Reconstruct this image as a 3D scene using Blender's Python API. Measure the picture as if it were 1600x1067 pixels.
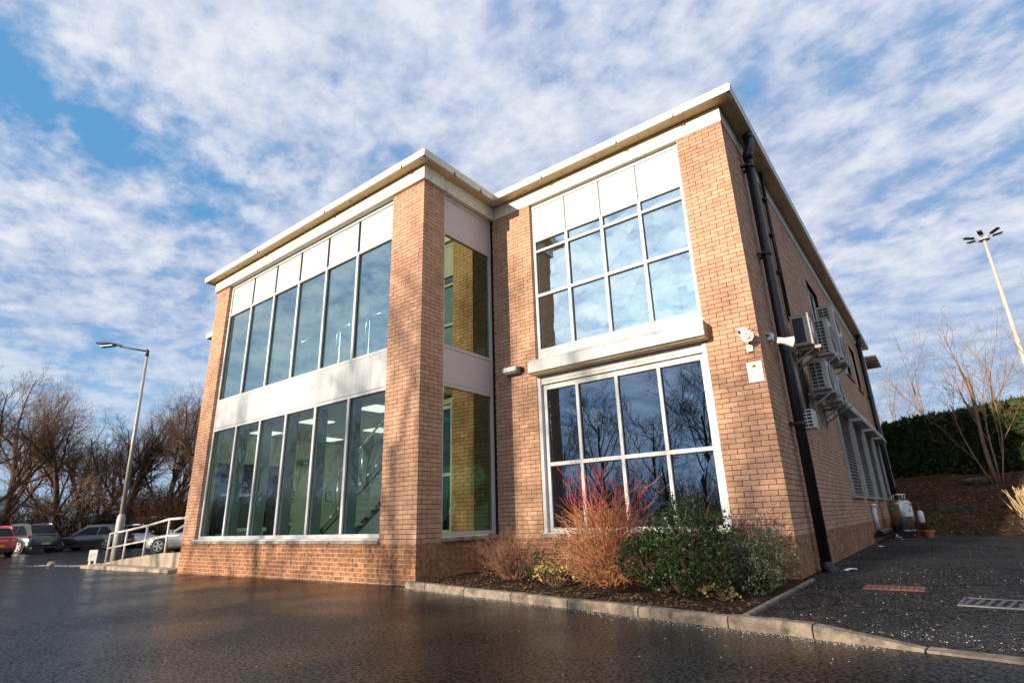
import bpy, math, random
from mathutils import Vector, Matrix, noise as mnoise

# ------------------------------------------------------------------ camera, sky, sun, exposure
scene = bpy.context.scene
col = scene.collection
for _o in list(bpy.data.objects):
    bpy.data.objects.remove(_o, do_unlink=True)

CAM = (6.7649, -6.2623, 0.9294)
RX = (0.7903145, 0.6119649, -0.03003267)
RY = (-0.21223275, 0.22744459, -0.95038214)
RZ = (-0.57476974, 0.7574747, 0.30963175)
cam_d = bpy.data.cameras.new('camera')
cam = bpy.data.objects.new('camera', cam_d)
cam.matrix_world = Matrix(((RX[0], -RY[0], -RZ[0], CAM[0]), (RX[1], -RY[1], -RZ[1], CAM[1]),
                           (RX[2], -RY[2], -RZ[2], CAM[2]), (0, 0, 0, 1)))
cam_d.sensor_width = 36
cam_d.lens = 850.66 / 1600 * 36
cam_d.clip_start = 0.05
cam_d.clip_end = 3000
col.objects.link(cam)
scene.camera = cam

SUN_EL = math.radians(10.5)
SUN_DIR = Vector((-0.20, -1.0, 0)).normalized() * math.cos(SUN_EL) + Vector((0, 0, math.sin(SUN_EL)))  # towards the sun
world = bpy.data.worlds.new('World')
scene.world = world
world.use_nodes = True
wn, wl = world.node_tree.nodes, world.node_tree.links
wn.clear()


def N(nodes, typ, **kw):
    n = nodes.new(typ)
    for k, v in kw.items():
        if k in ('operation', 'blend_type', 'data_type', 'noise_dimensions', 'sky_type', 'feature', 'attribute_name',
                 'attribute_type', 'interpolation_type', 'distance', 'clamp', 'use_clamp'):
            setattr(n, k, v)
        else:
            n.inputs[k.replace('_', ' ')].default_value = v
    return n


def math_node(nodes, links, op, a, b=None, clamp=False):
    n = nodes.new('ShaderNodeMath')
    n.operation = op
    n.use_clamp = clamp
    for i, x in enumerate((a, b)):
        if x is None:
            continue
        if isinstance(x, (int, float)):
            n.inputs[i].default_value = x
        else:
            links.new(x, n.inputs[i])
    return n.outputs[0]


def ramp(nodes, links, fac, stops, interp='LINEAR'):
    n = nodes.new('ShaderNodeValToRGB')
    n.color_ramp.interpolation = interp
    e = n.color_ramp.elements
    while len(e) < len(stops):
        e.new(0.5)
    for i, (p, c) in enumerate(stops):
        e[i].position = p
        if isinstance(c, (int, float)):
            c = (c, c, c)
        e[i].color = (*c, 1)
    links.new(fac, n.inputs[0])
    return n.outputs[0]


def mixc(nodes, links, fac, a, b, blend='MIX'):
    n = nodes.new('ShaderNodeMix')
    n.data_type = 'RGBA'
    n.blend_type = blend
    n.clamp_factor = True
    for sock, x in ((n.inputs[0], fac), (n.inputs[6], a), (n.inputs[7], b)):
        if isinstance(x, (int, float)):
            sock.default_value = x
        elif isinstance(x, tuple):
            sock.default_value = (*x, 1) if len(x) == 3 else x
        else:
            links.new(x, sock)
    return n.outputs[2]


WS = 0.086
sky = wn.new('ShaderNodeTexSky')
sky.sky_type = 'NISHITA'
sky.sun_disc = False
sky.sun_elevation = SUN_EL
sky.sun_rotation = math.atan2(SUN_DIR.x, SUN_DIR.y)
sky.air_density = 1.0
sky.dust_density = 0.6
sky.ozone_density = 2.0
tc = wn.new('ShaderNodeTexCoord')
sep = wn.new('ShaderNodeSeparateXYZ')
wl.new(tc.outputs['Generated'], sep.inputs[0])
zz = math_node(wn, wl, 'ADD', math_node(wn, wl, 'MAXIMUM', sep.outputs[2], 0.0), 0.16)
cu = math_node(wn, wl, 'DIVIDE', sep.outputs[0], zz)
cv = math_node(wn, wl, 'DIVIDE', sep.outputs[1], zz)
comb = wn.new('ShaderNodeCombineXYZ')
wl.new(cu, comb.inputs[0])
wl.new(cv, comb.inputs[1])
mp = wn.new('ShaderNodeMapping')
mp.inputs['Rotation'].default_value = (0, 0, math.radians(20))
mp.inputs['Scale'].default_value = (1.0, 1.15, 1)
mp.inputs['Location'].default_value = (8.8, 15.9, 0)
wl.new(comb.outputs[0], mp.inputs[0])


def wnoise(scale, detail, rough, dist=0.0, off=0.0):
    n = wn.new('ShaderNodeTexNoise')
    n.inputs['Scale'].default_value = scale
    n.inputs['Detail'].default_value = detail
    n.inputs['Roughness'].default_value = rough
    n.inputs['Distortion'].default_value = dist
    if off:
        a = wn.new('ShaderNodeVectorMath')
        a.inputs[1].default_value = (off, off * 0.7, off * 0.3)
        wl.new(mp.outputs[0], a.inputs[0])
        wl.new(a.outputs[0], n.inputs['Vector'])
    else:
        wl.new(mp.outputs[0], n.inputs['Vector'])
    return n.outputs[0]


n_big = wnoise(0.55, 2, 0.5, 0.0)
n_mid = wnoise(3.0, 4, 0.5, 0.0, 4.0)
n_puff = wnoise(9.5, 4, 0.48, 0.0, 9.0)
n_fine = wnoise(24.0, 5, 0.6, 0.0, 2.0)
# altocumulus: a broad cover broken into small mottled puffs
cover = math_node(wn, wl, 'ADD', math_node(wn, wl, 'MULTIPLY', n_big, 0.80), math_node(wn, wl, 'MULTIPLY', n_mid, 0.55))
cover = math_node(wn, wl, 'ADD', cover, math_node(wn, wl, 'MULTIPLY', n_puff, 0.42))
cover = math_node(wn, wl, 'ADD', cover, math_node(wn, wl, 'MULTIPLY', n_fine, 0.24))
mask = ramp(wn, wl, cover, [(0.76, 0.10), (0.855, 0.55), (0.93, 0.90), (1.04, 1.0)])
mask = math_node(wn, wl, 'MULTIPLY', mask, ramp(wn, wl, sep.outputs[2], [(0.03, 0.35), (0.38, 1.0)]))
tex = math_node(wn, wl, 'ADD', math_node(wn, wl, 'MULTIPLY', n_mid, 0.40), math_node(wn, wl, 'MULTIPLY', n_puff, 0.50))
tex = math_node(wn, wl, 'ADD', tex, math_node(wn, wl, 'MULTIPLY', n_fine, 0.26))
shade = ramp(wn, wl, tex, [(0.47, (3.1, 3.7, 5.3)), (0.58, (4.4, 4.9, 6.1)), (0.70, (5.9, 6.15, 6.7))])
dotn = wn.new('ShaderNodeVectorMath')
dotn.operation = 'DOT_PRODUCT'
wl.new(tc.outputs['Generated'], dotn.inputs[0])
dotn.inputs[1].default_value = SUN_DIR
glow = math_node(wn, wl, 'POWER', math_node(wn, wl, 'MAXIMUM', dotn.outputs[1], 0.0), 3.0)
glow = math_node(wn, wl, 'ADD', math_node(wn, wl, 'MULTIPLY', glow, 1.0), 1.0)
cmul = wn.new('ShaderNodeVectorMath')
cmul.operation = 'SCALE'
wl.new(shade, cmul.inputs[0])
wl.new(glow, cmul.inputs['Scale'])
blue = mixc(wn, wl, 0.85, sky.outputs[0], (0.70, 2.7, 5.3))
# thin veil low over the horizon
hz = ramp(wn, wl, sep.outputs[2], [(0.0, 0.80), (0.38, 0.0)])
blue = mixc(wn, wl, hz, blue, (3.3, 5.0, 6.8))
skyc = mixc(wn, wl, mask, blue, cmul.outputs[0])
bg = wn.new('ShaderNodeBackground')
bg.inputs['Strength'].default_value = WS
wl.new(skyc, bg.inputs[0])
wo = wn.new('ShaderNodeOutputWorld')
wl.new(bg.outputs[0], wo.inputs[0])

sun_d = bpy.data.lights.new('sun', 'SUN')
sun_d.energy = 5.0
sun_d.angle = math.radians(0.5)
sun_d.color = (1.0, 0.86, 0.69)
sun = bpy.data.objects.new('sun', sun_d)
sun.rotation_euler = SUN_DIR.to_track_quat('Z', 'Y').to_euler()
col.objects.link(sun)

vs = scene.view_settings
vs.view_transform = 'Standard'
vs.look = 'None'
vs.exposure = 0.66
vs.gamma = 1.0
vs.use_curve_mapping = False
scene.render.engine = 'CYCLES'
scene.cycles.transparent_max_bounces = 16
scene.cycles.max_bounces = 8
scene.cycles.glossy_bounces = 4


# ------------------------------------------------------------------ helpers
class MB:
    """Collects shapes and links them as ONE mesh object."""

    def __init__(s):
        s.v, s.f, s.m, s.tone = [], [], [], []
        s.cur = 0
        s.t = 0.5

    def face(s, *idx):
        s.f.append(idx)
        s.m.append(s.cur)
        s.tone.append(s.t)

    def box(s, x0, x1, y0, y1, z0, z1, skip=''):
        b = len(s.v)
        s.v += [(x0, y0, z0), (x1, y0, z0), (x1, y1, z0), (x0, y1, z0), (x0, y0, z1), (x1, y0, z1), (x1, y1, z1), (x0, y1, z1)]
        for k, q in (('b', (3, 2, 1, 0)), ('t', (4, 5, 6, 7)), ('f', (0, 1, 5, 4)), ('r', (1, 2, 6, 5)), ('k', (2, 3, 7, 6)), ('l', (3, 0, 4, 7))):
            if k not in skip:
                s.face(*[b + i for i in q])
        return s

    def quad(s, a, b, c, d):
        n = len(s.v)
        s.v += [tuple(a), tuple(b), tuple(c), tuple(d)]
        s.face(n, n + 1, n + 2, n + 3)
        return s

    def tri(s, a, b, c):
        n = len(s.v)
        s.v += [tuple(a), tuple(b), tuple(c)]
        s.face(n, n + 1, n + 2)

    def hexa(s, pts):
        """eight corners: bottom four (ccw from above) then top four"""
        b = len(s.v)
        s.v += [tuple(p) for p in pts]
        for q in ((3, 2, 1, 0), (4, 5, 6, 7), (0, 1, 5, 4), (1, 2, 6, 5), (2, 3, 7, 6), (3, 0, 4, 7)):
            s.face(*[b + i for i in q])
        return s

    def bar(s, a, b, w, h, up=(0, 0, 1)):
        a, b = Vector(a), Vector(b)
        d = (b - a).normalized()
        u = Vector(up)
        if abs(d.dot(u)) > 0.97:
            u = Vector((0, 1, 0))
        r = d.cross(u).normalized() * (w / 2)
        u = r.normalized().cross(d) * (h / 2)
        s.hexa([a - r - u, a + r - u, b + r - u, b - r - u, a - r + u, a + r + u, b + r + u, b - r + u])
        return s

    def tube(s, pts, rad, sides=8, caps=True):
        pts = [Vector(p) for p in pts]
        n = len(pts)
        if isinstance(rad, (int, float)):
            rad = [rad] * n
        base = len(s.v)
        ref = None
        for i, p in enumerate(pts):
            d = (pts[min(i + 1, n - 1)] - pts[max(i - 1, 0)])
            if d.length < 1e-9:
                d = Vector((0, 0, 1))
            d.normalize()
            if ref is None:
                ref = Vector((1, 0, 0)) if abs(d.x) < 0.8 else Vector((0, 1, 0))
            u = (ref - d * ref.dot(d)).normalized()
            ref = u
            w = d.cross(u)
            for k in range(sides):
                a = 2 * math.pi * k / sides
                q = p + (u * math.cos(a) + w * math.sin(a)) * rad[i]
                s.v.append((q.x, q.y, q.z))
        for i in range(n - 1):
            for k in range(sides):
                k2 = (k + 1) % sides
                s.face(base + i * sides + k, base + i * sides + k2, base + (i + 1) * sides + k2, base + (i + 1) * sides + k)
        if caps:
            s.face(*[base + k for k in reversed(range(sides))])
            s.face(*[base + (n - 1) * sides + k for k in range(sides)])
        return s

    def lathe(s, prof, c=(0, 0, 0), axis='z', sides=20):
        base = len(s.v)
        n = len(prof)
        for r, h in prof:
            for k in range(sides):
                a = 2 * math.pi * k / sides
                x, y = r * math.cos(a), r * math.sin(a)
                p = {'z': (x, y, h), 'x': (h, x, y), 'y': (y, h, x)}[axis]
                s.v.append((p[0] + c[0], p[1] + c[1], p[2] + c[2]))
        for i in range(n - 1):
            for k in range(sides):
                k2 = (k + 1) % sides
                s.face(base + i * sides + k, base + i * sides + k2, base + (i + 1) * sides + k2, base + (i + 1) * sides + k)
        s.face(*[base + k for k in reversed(range(sides))])
        s.face(*[base + (n - 1) * sides + k for k in range(sides)])
        return s

    def prism(s, poly, y0, y1):
        """poly of (x,z), extruded along y"""
        b = len(s.v)
        n = len(poly)
        s.v += [(x, y0, z) for x, z in poly] + [(x, y1, z) for x, z in poly]
        s.face(*range(b, b + n))
        s.face(*reversed(range(b + n, b + 2 * n)))
        for i in range(n):
            j = (i + 1) % n
            s.face(b + j, b + i, b + n + i, b + n + j)
        return s

    def mesh(s, name, mats, smooth=False):
        me = bpy.data.meshes.new(name)
        me.from_pydata(s.v, [], s.f)
        if not isinstance(mats, (list, tuple)):
            mats = [mats]
        for m in mats:
            me.materials.append(m)
        if len(mats) > 1:
            me.polygons.foreach_set('material_index', s.m)
        if any(t != 0.5 for t in s.tone):
            a = me.attributes.new('tone', 'FLOAT', 'FACE')
            a.data.foreach_set('value', s.tone)
        if smooth:
            me.polygons.foreach_set('use_smooth', [True] * len(me.polygons))
        me.update()
        return me

    def build(s, name, mats, parent=None, smooth=False, bevel=0, **props):
        o = bpy.data.objects.new(name, s.mesh(name, mats, smooth))
        col.objects.link(o)
        if parent is not None:
            o.parent = parent
        if bevel:
            b = o.modifiers.new('bevel', 'BEVEL')
            b.width = bevel
            b.segments = 2
            b.limit_method = 'ANGLE'
        for k, x in props.items():
            o[k] = x
        return o


def thing(name, label, cat, loc=(0, 0, 0), rz=0.0, group=None):
    o = bpy.data.objects.new(name, None)
    o.empty_display_size = 0.2
    col.objects.link(o)
    o.location = loc
    o.rotation_euler = (0, 0, rz)
    o['label'] = label
    o['category'] = cat
    if group:
        o['group'] = group
    return o


def tag(o, label, cat, group=None):
    o['label'] = label
    o['category'] = cat
    if group:
        o['group'] = group
    return o


def struct(o):
    o['kind'] = 'structure'
    return o


def copy_tree(o, parent=None):
    c = o.copy()
    col.objects.link(c)
    c.parent = parent
    for ch in list(o.children):
        copy_tree(ch, c)
    return c


def relink(mb, loc):
    """move collected geometry into the local space of a thing at loc"""
    mb.v = [(x - loc[0], y - loc[1], z - loc[2]) for x, y, z in mb.v]
    return mb


# ------------------------------------------------------------------ materials
def newmat(name):
    m = bpy.data.materials.new(name)
    m.use_nodes = True
    nt = m.node_tree
    nt.nodes.clear()
    out = nt.nodes.new('ShaderNodeOutputMaterial')
    return m, nt.nodes, nt.links, out


def pos(nodes, links, space='Object'):
    t = nodes.new('ShaderNodeTexCoord')
    return t.outputs[space]


def noise_node(nodes, links, vec, scale, detail=4, rough=0.55, dist=0.0):
    n = nodes.new('ShaderNodeTexNoise')
    n.inputs['Scale'].default_value = scale
    n.inputs['Detail'].default_value = detail
    n.inputs['Roughness'].default_value = rough
    n.inputs['Distortion'].default_value = dist
    if vec is not None:
        links.new(vec, n.inputs['Vector'])
    return n.outputs[0]


def bump_node(nodes, links, h, strength, dist):
    b = nodes.new('ShaderNodeBump')
    b.inputs['Strength'].default_value = strength
    b.inputs['Distance'].default_value = dist
    links.new(h, b.inputs['Height'])
    return b.outputs[0]


def mat(name, c, rough=0.6, metal=0.0, var=0.12, vscale=3.0, bump=0.0, bscale=60.0, stain=None, stain_scale=2.0, stain_lo=0.55, stain_hi=0.72,
        spec=0.5, coat=0.0, rvar=0.0, space='Object', streak=0.0):
    m, n, l, out = newmat(name)
    p = n.new('ShaderNodeBsdfPrincipled')
    p.inputs['Roughness'].default_value = rough
    p.inputs['Metallic'].default_value = metal
    p.inputs['Specular IOR Level'].default_value = spec
    p.inputs['Coat Weight'].default_value = coat
    p.inputs['Coat Roughness'].default_value = 0.05
    v = pos(n, l, space)
    f = noise_node(n, l, v, vscale, 5)
    lo = tuple(x * (1 - var) for x in c)
    hi = tuple(min(1, x * (1 + var)) for x in c)
    cc = ramp(n, l, f, [(0.3, lo), (0.7, hi)])
    if stain:
        sf = ramp(n, l, noise_node(n, l, v, stain_scale, 7, 0.65, 0.3), [(stain_lo, 0.0), (stain_hi, 1.0)])
        cc = mixc(n, l, sf, cc, stain)
    l.new(cc, p.inputs['Base Color'])
    if streak:
        mpn = n.new('ShaderNodeMapping')
        mpn.inputs['Scale'].default_value = (9.0, 9.0, 0.45)
        l.new(v, mpn.inputs[0])
        sk = ramp(n, l, noise_node(n, l, mpn.outputs[0], 1.0, 6, 0.65), [(0.50, 0.0), (0.75, streak)])
        cc = mixc(n, l, sk, cc, tuple(x * 0.45 for x in c))
        l.new(cc, p.inputs['Base Color'])
    if rvar:
        l.new(ramp(n, l, noise_node(n, l, v, vscale * 2.3, 4), [(0.3, max(0.02, rough - rvar)), (0.7, min(1, rough + rvar))]), p.inputs['Roughness'])
    if bump:
        l.new(bump_node(n, l, noise_node(n, l, v, bscale, 4, 0.6), bump, 0.01), p.inputs['Normal'])
    l.new(p.outputs[0], out.inputs[0])
    return m


def brick_mat(name, c_lo, c_hi, patch=None, patch_amt=0.0):
    m, n, l, out = newmat(name)
    p = n.new('ShaderNodeBsdfPrincipled')
    p.inputs['Roughness'].default_value = 0.85
    p.inputs['Specular IOR Level'].default_value = 0.25
    g = n.new('ShaderNodeNewGeometry')
    v = g.outputs['Position']
    at = N(n, 'ShaderNodeAttribute', attribute_name='tone')
    base = ramp(n, l, at.outputs['Fac'], [(0.0, c_lo), (0.5, tuple((a + b) / 2 for a, b in zip(c_lo, c_hi))), (1.0, c_hi)])
    speck = noise_node(n, l, v, 70, 4, 0.7)
    base = mixc(n, l, ramp(n, l, speck, [(0.56, 0.0), (0.74, 0.55)]), base, tuple(x * 0.45 for x in c_lo))
    blot = noise_node(n, l, v, 9, 3, 0.5)
    base = mixc(n, l, ramp(n, l, blot, [(0.48, 0.0), (0.7, 0.5)]), base, tuple(x * 0.72 for x in c_lo))
    # broad weathering and pale salt marks, with a shape of their own
    wea = noise_node(n, l, v, 1.1, 5, 0.6)
    base = mixc(n, l, ramp(n, l, wea, [(0.52, 0.0), (0.70, 0.42)]), base, tuple(x * 0.55 for x in c_lo))
    salt = noise_node(n, l, v, 2.7, 6, 0.62)
    base = mixc(n, l, ramp(n, l, salt, [(0.62, 0.0), (0.74, 0.35)]), base, tuple(min(1, x * 1.35 + 0.06) for x in c_hi))
    if patch:
        pn = noise_node(n, l, v, 14, 2, 0.5)
        base = mixc(n, l, ramp(n, l, pn, [(0.46, 0.0), (0.56, patch_amt)]), base, patch)
    l.new(base, p.inputs['Base Color'])
    l.new(bump_node(n, l, noise_node(n, l, v, 110, 4, 0.7), 0.6, 0.004), p.inputs['Normal'])
    l.new(p.outputs[0], out.inputs[0])
    return m


def glass_mat(name, tint, base, gain, wav=0.0015, wscale=1.3, film=None):
    m, n, l, out = newmat(name)
    tr = n.new('ShaderNodeBsdfTransparent')
    tr.inputs[0].default_value = (*tint, 1)
    gl = n.new('ShaderNodeBsdfGlossy')
    gl.inputs['Roughness'].default_value = 0.0
    gl.inputs['Color'].default_value = (*(film or (0.96, 1.0, 0.98)), 1)
    fr = n.new('ShaderNodeFresnel')
    fr.inputs['IOR'].default_value = 1.5
    g = n.new('ShaderNodeNewGeometry')
    fac = math_node(n, l, 'ADD', math_node(n, l, 'MULTIPLY', fr.outputs[0], gain), base, True)
    # only the face towards the viewer mirrors; the far face of the sheet lets the light out
    fac = math_node(n, l, 'MULTIPLY', fac, math_node(n, l, 'SUBTRACT', 1.0, g.outputs['Backfacing']))
    b = bump_node(n, l, noise_node(n, l, g.outputs['Position'], wscale, 2, 0.5), 1.0, wav)
    l.new(b, gl.inputs['Normal'])
    mx = n.new('ShaderNodeMixShader')
    l.new(fac, mx.inputs[0])
    l.new(tr.outputs[0], mx.inputs[1])
    l.new(gl.outputs[0], mx.inputs[2])
    l.new(mx.outputs[0], out.inputs[0])
    return m


def asphalt_mat(name, c_lo, c_hi, r_lo, r_hi, wet_scale, spec=0.5, bumpd=0.006, patch=None, pit_scale=33):
    m, n, l, out = newmat(name)
    p = n.new('ShaderNodeBsdfPrincipled')
    g = n.new('ShaderNodeNewGeometry')
    v = g.outputs['Position']
    agg = n.new('ShaderNodeTexVoronoi')
    agg.inputs['Scale'].default_value = 62
    l.new(v, agg.inputs['Vector'])
    fine = noise_node(n, l, v, 160, 3, 0.6)
    big = noise_node(n, l, v, wet_scale, 5, 0.55, 0.4)
    base = mixc(n, l, ramp(n, l, fine, [(0.35, 0.0), (0.7, 1.0)]), c_lo, c_hi)
    base = mixc(n, l, ramp(n, l, big, [(0.4, 0.0), (0.62, 0.7)]), base, tuple(x * 0.5 for x in c_lo))
    sep_ = n.new('ShaderNodeSeparateColor')
    l.new(agg.outputs['Color'], sep_.inputs[0])
    base = mixc(n, l, ramp(n, l, sep_.outputs[0], [(0.93, 0.0), (0.97, 0.6)]), base, tuple(min(1, x * 3 + 0.03) for x in c_hi))
    if patch:
        pn = noise_node(n, l, v, 0.8, 5, 0.6)
        base = mixc(n, l, ramp(n, l, pn, [(0.5, 0.0), (0.68, 0.75)]), base, patch)
    l.new(base, p.inputs['Base Color'])
    l.new(ramp(n, l, big, [(0.35, r_hi), (0.62, r_lo)]), p.inputs['Roughness'])
    p.inputs['Specular IOR Level'].default_value = spec
    dry = ramp(n, l, noise_node(n, l, v, 0.38, 5, 0.6, 0.3), [(0.42, 0.0), (0.60, 1.0)])
    base = mixc(n, l, math_node(n, l, 'MULTIPLY', dry, 0.5), base, tuple(x * 1.25 for x in c_hi))
    ck = n.new('ShaderNodeTexVoronoi')
    ck.feature = 'DISTANCE_TO_EDGE'
    ck.inputs['Scale'].default_value = 0.30
    wv = n.new('ShaderNodeVectorMath')
    wv.operation = 'MULTIPLY_ADD'
    wt = n.new('ShaderNodeTexNoise')
    wt.inputs['Scale'].default_value = 1.6
    wt.inputs['Detail'].default_value = 6
    l.new(v, wt.inputs['Vector'])
    l.new(wt.outputs['Color'], wv.inputs[0])
    wv.inputs[1].default_value = (0.9, 0.9, 0.0)
    l.new(v, wv.inputs[2])
    l.new(wv.outputs[0], ck.inputs['Vector'])
    crack = ramp(n, l, ck.outputs['Distance'], [(0.0015, 0.9), (0.006, 0.0)])
    base = mixc(n, l, crack, base, (0.003, 0.003, 0.003))
    # wet film on the stones, matt pits between them
    pn_ = noise_node(n, l, v, pit_scale, 4, 0.7)
    pit = ramp(n, l, math_node(n, l, 'ADD', pn_, math_node(n, l, 'MULTIPLY', math_node(n, l, 'SUBTRACT', big, 0.5), 0.18)), [(0.465, 1.0), (0.515, 0.0)])
    base = mixc(n, l, pit, base, tuple(x * 0.3 for x in c_lo))
    l.new(base, p.inputs['Base Color'])
    sp = n.new('ShaderNodeMix')
    sp.inputs[2].default_value = spec
    sp.inputs[3].default_value = spec * 0.06
    l.new(math_node(n, l, 'MAXIMUM', pit, math_node(n, l, 'MAXIMUM', math_node(n, l, 'MULTIPLY', dry, 0.55), crack)), sp.inputs[0])
    l.new(sp.outputs[0], p.inputs['Specular IOR Level'])
    hsum = math_node(n, l, 'ADD', math_node(n, l, 'MULTIPLY', pn_, 1.6), math_node(n, l, 'MULTIPLY', agg.outputs['Distance'], 0.4))
    l.new(bump_node(n, l, hsum, 0.7, bumpd), p.inputs['Normal'])
    l.new(p.outputs[0], out.inputs[0])
    return m


def leaf_mat(name, lo, hi, rough=0.5, trans=0.25):
    m, n, l, out = newmat(name)
    p = n.new('ShaderNodeBsdfPrincipled')
    p.inputs['Roughness'].default_value = rough
    p.inputs['Specular IOR Level'].default_value = 0.4
    at = N(n, 'ShaderNodeAttribute', attribute_name='tone')
    c = ramp(n, l, at.outputs['Fac'], [(0.0, lo), (1.0, hi)])
    l.new(c, p.inputs['Base Color'])
    t = n.new('ShaderNodeBsdfTranslucent')
    l.new(c, t.inputs[0])
    mx = n.new('ShaderNodeMixShader')
    mx.inputs[0].default_value = trans
    l.new(p.outputs[0], mx.inputs[1])
    l.new(t.outputs[0], mx.inputs[2])
    l.new(mx.outputs[0], out.inputs[0])
    return m


def newlit():
    m, n, l, out = newmat('ceiling_fill_glow')  # glow added to lift the brightness of the lobby
    e = n.new('ShaderNodeEmission')
    e.inputs[0].default_value = (1.0, 0.97, 0.86, 1)
    e.inputs[1].default_value = 0.75
    l.new(e.outputs[0], out.inputs[0])
    return m


M = {}
M['brick'] = brick_mat('buff_brick', (0.43, 0.230, 0.137), (0.585, 0.357, 0.232))
M['plinth'] = brick_mat('plinth_brick', (0.33, 0.145, 0.068), (0.47, 0.24, 0.12), (0.14, 0.06, 0.034), 0.65)
M['mortar'] = mat('mortar_dark', (0.036, 0.020, 0.013), 0.95, var=0.25, vscale=9, bump=0.4, bscale=120, spec=0.1)  # dark mortar, with the shade inside the joints put into its colour
M['mortar2'] = mat('mortar_pale', (0.66, 0.52, 0.39), 0.95, var=0.25, vscale=9, bump=0.4, bscale=120, spec=0.1)
M['cream'] = mat('cream_metal', (0.66, 0.62, 0.50), 0.45, var=0.06, vscale=1.5, stain=(0.40, 0.33, 0.22), stain_scale=3.5, stain_lo=0.60, stain_hi=0.82, spec=0.4, streak=0.45)
M['soffit'] = mat('soffit_metal', (0.60, 0.42, 0.22), 0.55, var=0.15, vscale=1.2, stain=(0.14, 0.085, 0.04), stain_scale=4.0, stain_lo=0.55, stain_hi=0.75)
M['frame'] = mat('white_aluminium', (0.52, 0.52, 0.505), 0.35, var=0.05, vscale=2, stain=(0.42, 0.40, 0.36), stain_scale=5, stain_lo=0.66, stain_hi=0.85)
M['panel'] = mat('white_panel', (0.50, 0.505, 0.48), 0.32, var=0.05, vscale=1.2, stain=(0.42, 0.40, 0.36), stain_scale=1.6, stain_lo=0.58, stain_hi=0.82, streak=0.5)
M['graypanel'] = mat('grey_panel', (0.50, 0.45, 0.43), 0.4, var=0.05, vscale=1.0)
M['stone'] = mat('sill_stone', (0.30, 0.25, 0.19), 0.85, var=0.3, vscale=6, bump=0.5, bscale=80, stain=(0.07, 0.06, 0.045), stain_scale=5, stain_lo=0.5, stain_hi=0.7)
M['dark'] = mat('black_gasket', (0.02, 0.02, 0.02), 0.7)
M['glass_lobby'] = glass_mat('glass_lobby', (0.88, 0.97, 0.92), 0.045, 0.85)
M['glass_upper'] = glass_mat('glass_upper', (0.62, 0.86, 0.78), 0.62, 0.8, 0.004, 1.4, (0.86, 1.0, 0.95))
M['glass_ul'] = glass_mat('glass_upper_left', (0.78, 0.93, 0.90), 0.34, 1.0, 0.003, 1.1, (0.80, 1.0, 1.0))
M['glass_lower'] = glass_mat('glass_lower', (0.30, 0.50, 0.55), 0.20, 1.0, 0.0015, 1.2, (0.62, 0.80, 1.0))
M['glass_return'] = glass_mat('glass_return', (0.07, 0.20, 0.16), 0.36, 1.0, 0.0004, 1.0, (0.56, 0.68, 0.43))
M['glass_clear'] = glass_mat('glass_clear', (0.92, 0.97, 0.95), 0.03, 0.8, 0.0)
M['pipe'] = mat('black_pipe', (0.009, 0.009, 0.010), 0.42, var=0.3, vscale=5, stain=(0.03, 0.028, 0.026), stain_scale=4, stain_lo=0.58, stain_hi=0.8)
M['pvcgrey'] = mat('grey_conduit', (0.20, 0.20, 0.20), 0.5)
M['acbody'] = mat('ac_casing', (0.44, 0.41, 0.35), 0.45, var=0.08, vscale=4, stain=(0.22, 0.18, 0.13), stain_scale=7, stain_lo=0.6, stain_hi=0.85)
M['acgrill'] = mat('ac_grille', (0.03, 0.03, 0.032), 0.5)
M['steel'] = mat('galvanised_steel', (0.30, 0.30, 0.30), 0.45, 0.8, var=0.2, vscale=7, rvar=0.1)
M['bracket'] = mat('weathered_bracket', (0.28, 0.20, 0.13), 0.6, 0.2, var=0.3, vscale=8)
M['shutterpost'] = mat('shutter_post', (0.42, 0.41, 0.38), 0.45, 0.2, var=0.15, vscale=6)
M['shutter'] = mat('shutter_slat', (0.13, 0.12, 0.11), 0.42, 0.3, var=0.12, vscale=6)
M['white'] = mat('white_plastic', (0.72, 0.71, 0.68), 0.4, var=0.06, vscale=8)
M['black'] = mat('black_plastic', (0.015, 0.015, 0.016), 0.35)
M['chrome'] = mat('brushed_steel', (0.62, 0.62, 0.60), 0.22, 1.0, var=0.08)
M['inwall'] = mat('interior_paint', (0.72, 0.74, 0.55), 0.8, var=0.03)
M['inwhite'] = mat('interior_white', (0.74, 0.76, 0.72), 0.8, var=0.03)
M['infloor'] = mat('interior_floor', (0.42, 0.38, 0.33), 0.4, var=0.15)
M['ceil'] = mat('ceiling_tile', (0.42, 0.44, 0.42), 0.9, var=0.03)
M['fin'] = mat('fin_shade_tone', (0.20, 0.24, 0.22), 0.5, var=0.05)  # shade on the fins behind tinted glass, put into their colour
M['mossrock'] = mat('mossy_rock', (0.075, 0.062, 0.04), 0.95, var=0.4, vscale=6, bump=0.8, bscale=30, stain=(0.03, 0.04, 0.012), stain_scale=4, stain_lo=0.45, stain_hi=0.6)
M['stair'] = mat('stair_steel', (0.028, 0.030, 0.033), 0.5)
M['tread'] = mat('stair_tread', (0.74, 0.75, 0.72), 0.6)
M['blue'] = mat('blue_fabric', (0.03, 0.07, 0.28), 0.8)
M['doorglass'] = mat('door_blue_glass', (0.012, 0.03, 0.06), 0.12)
M['green'] = mat('sign_green', (0.0, 0.26, 0.13), 0.5)
M['red'] = mat('red_plastic', (0.5, 0.03, 0.02), 0.4)
M['orange'] = mat('orange_print', (0.75, 0.25, 0.03), 0.5)
M['ink'] = mat('ink_black', (0.02, 0.02, 0.022), 0.6)
M['inkgrey'] = mat('ink_grey', (0.25, 0.25, 0.26), 0.6)
M['terra'] = mat('terracotta', (0.48, 0.17, 0.07), 0.8, var=0.15, vscale=12)
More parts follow.
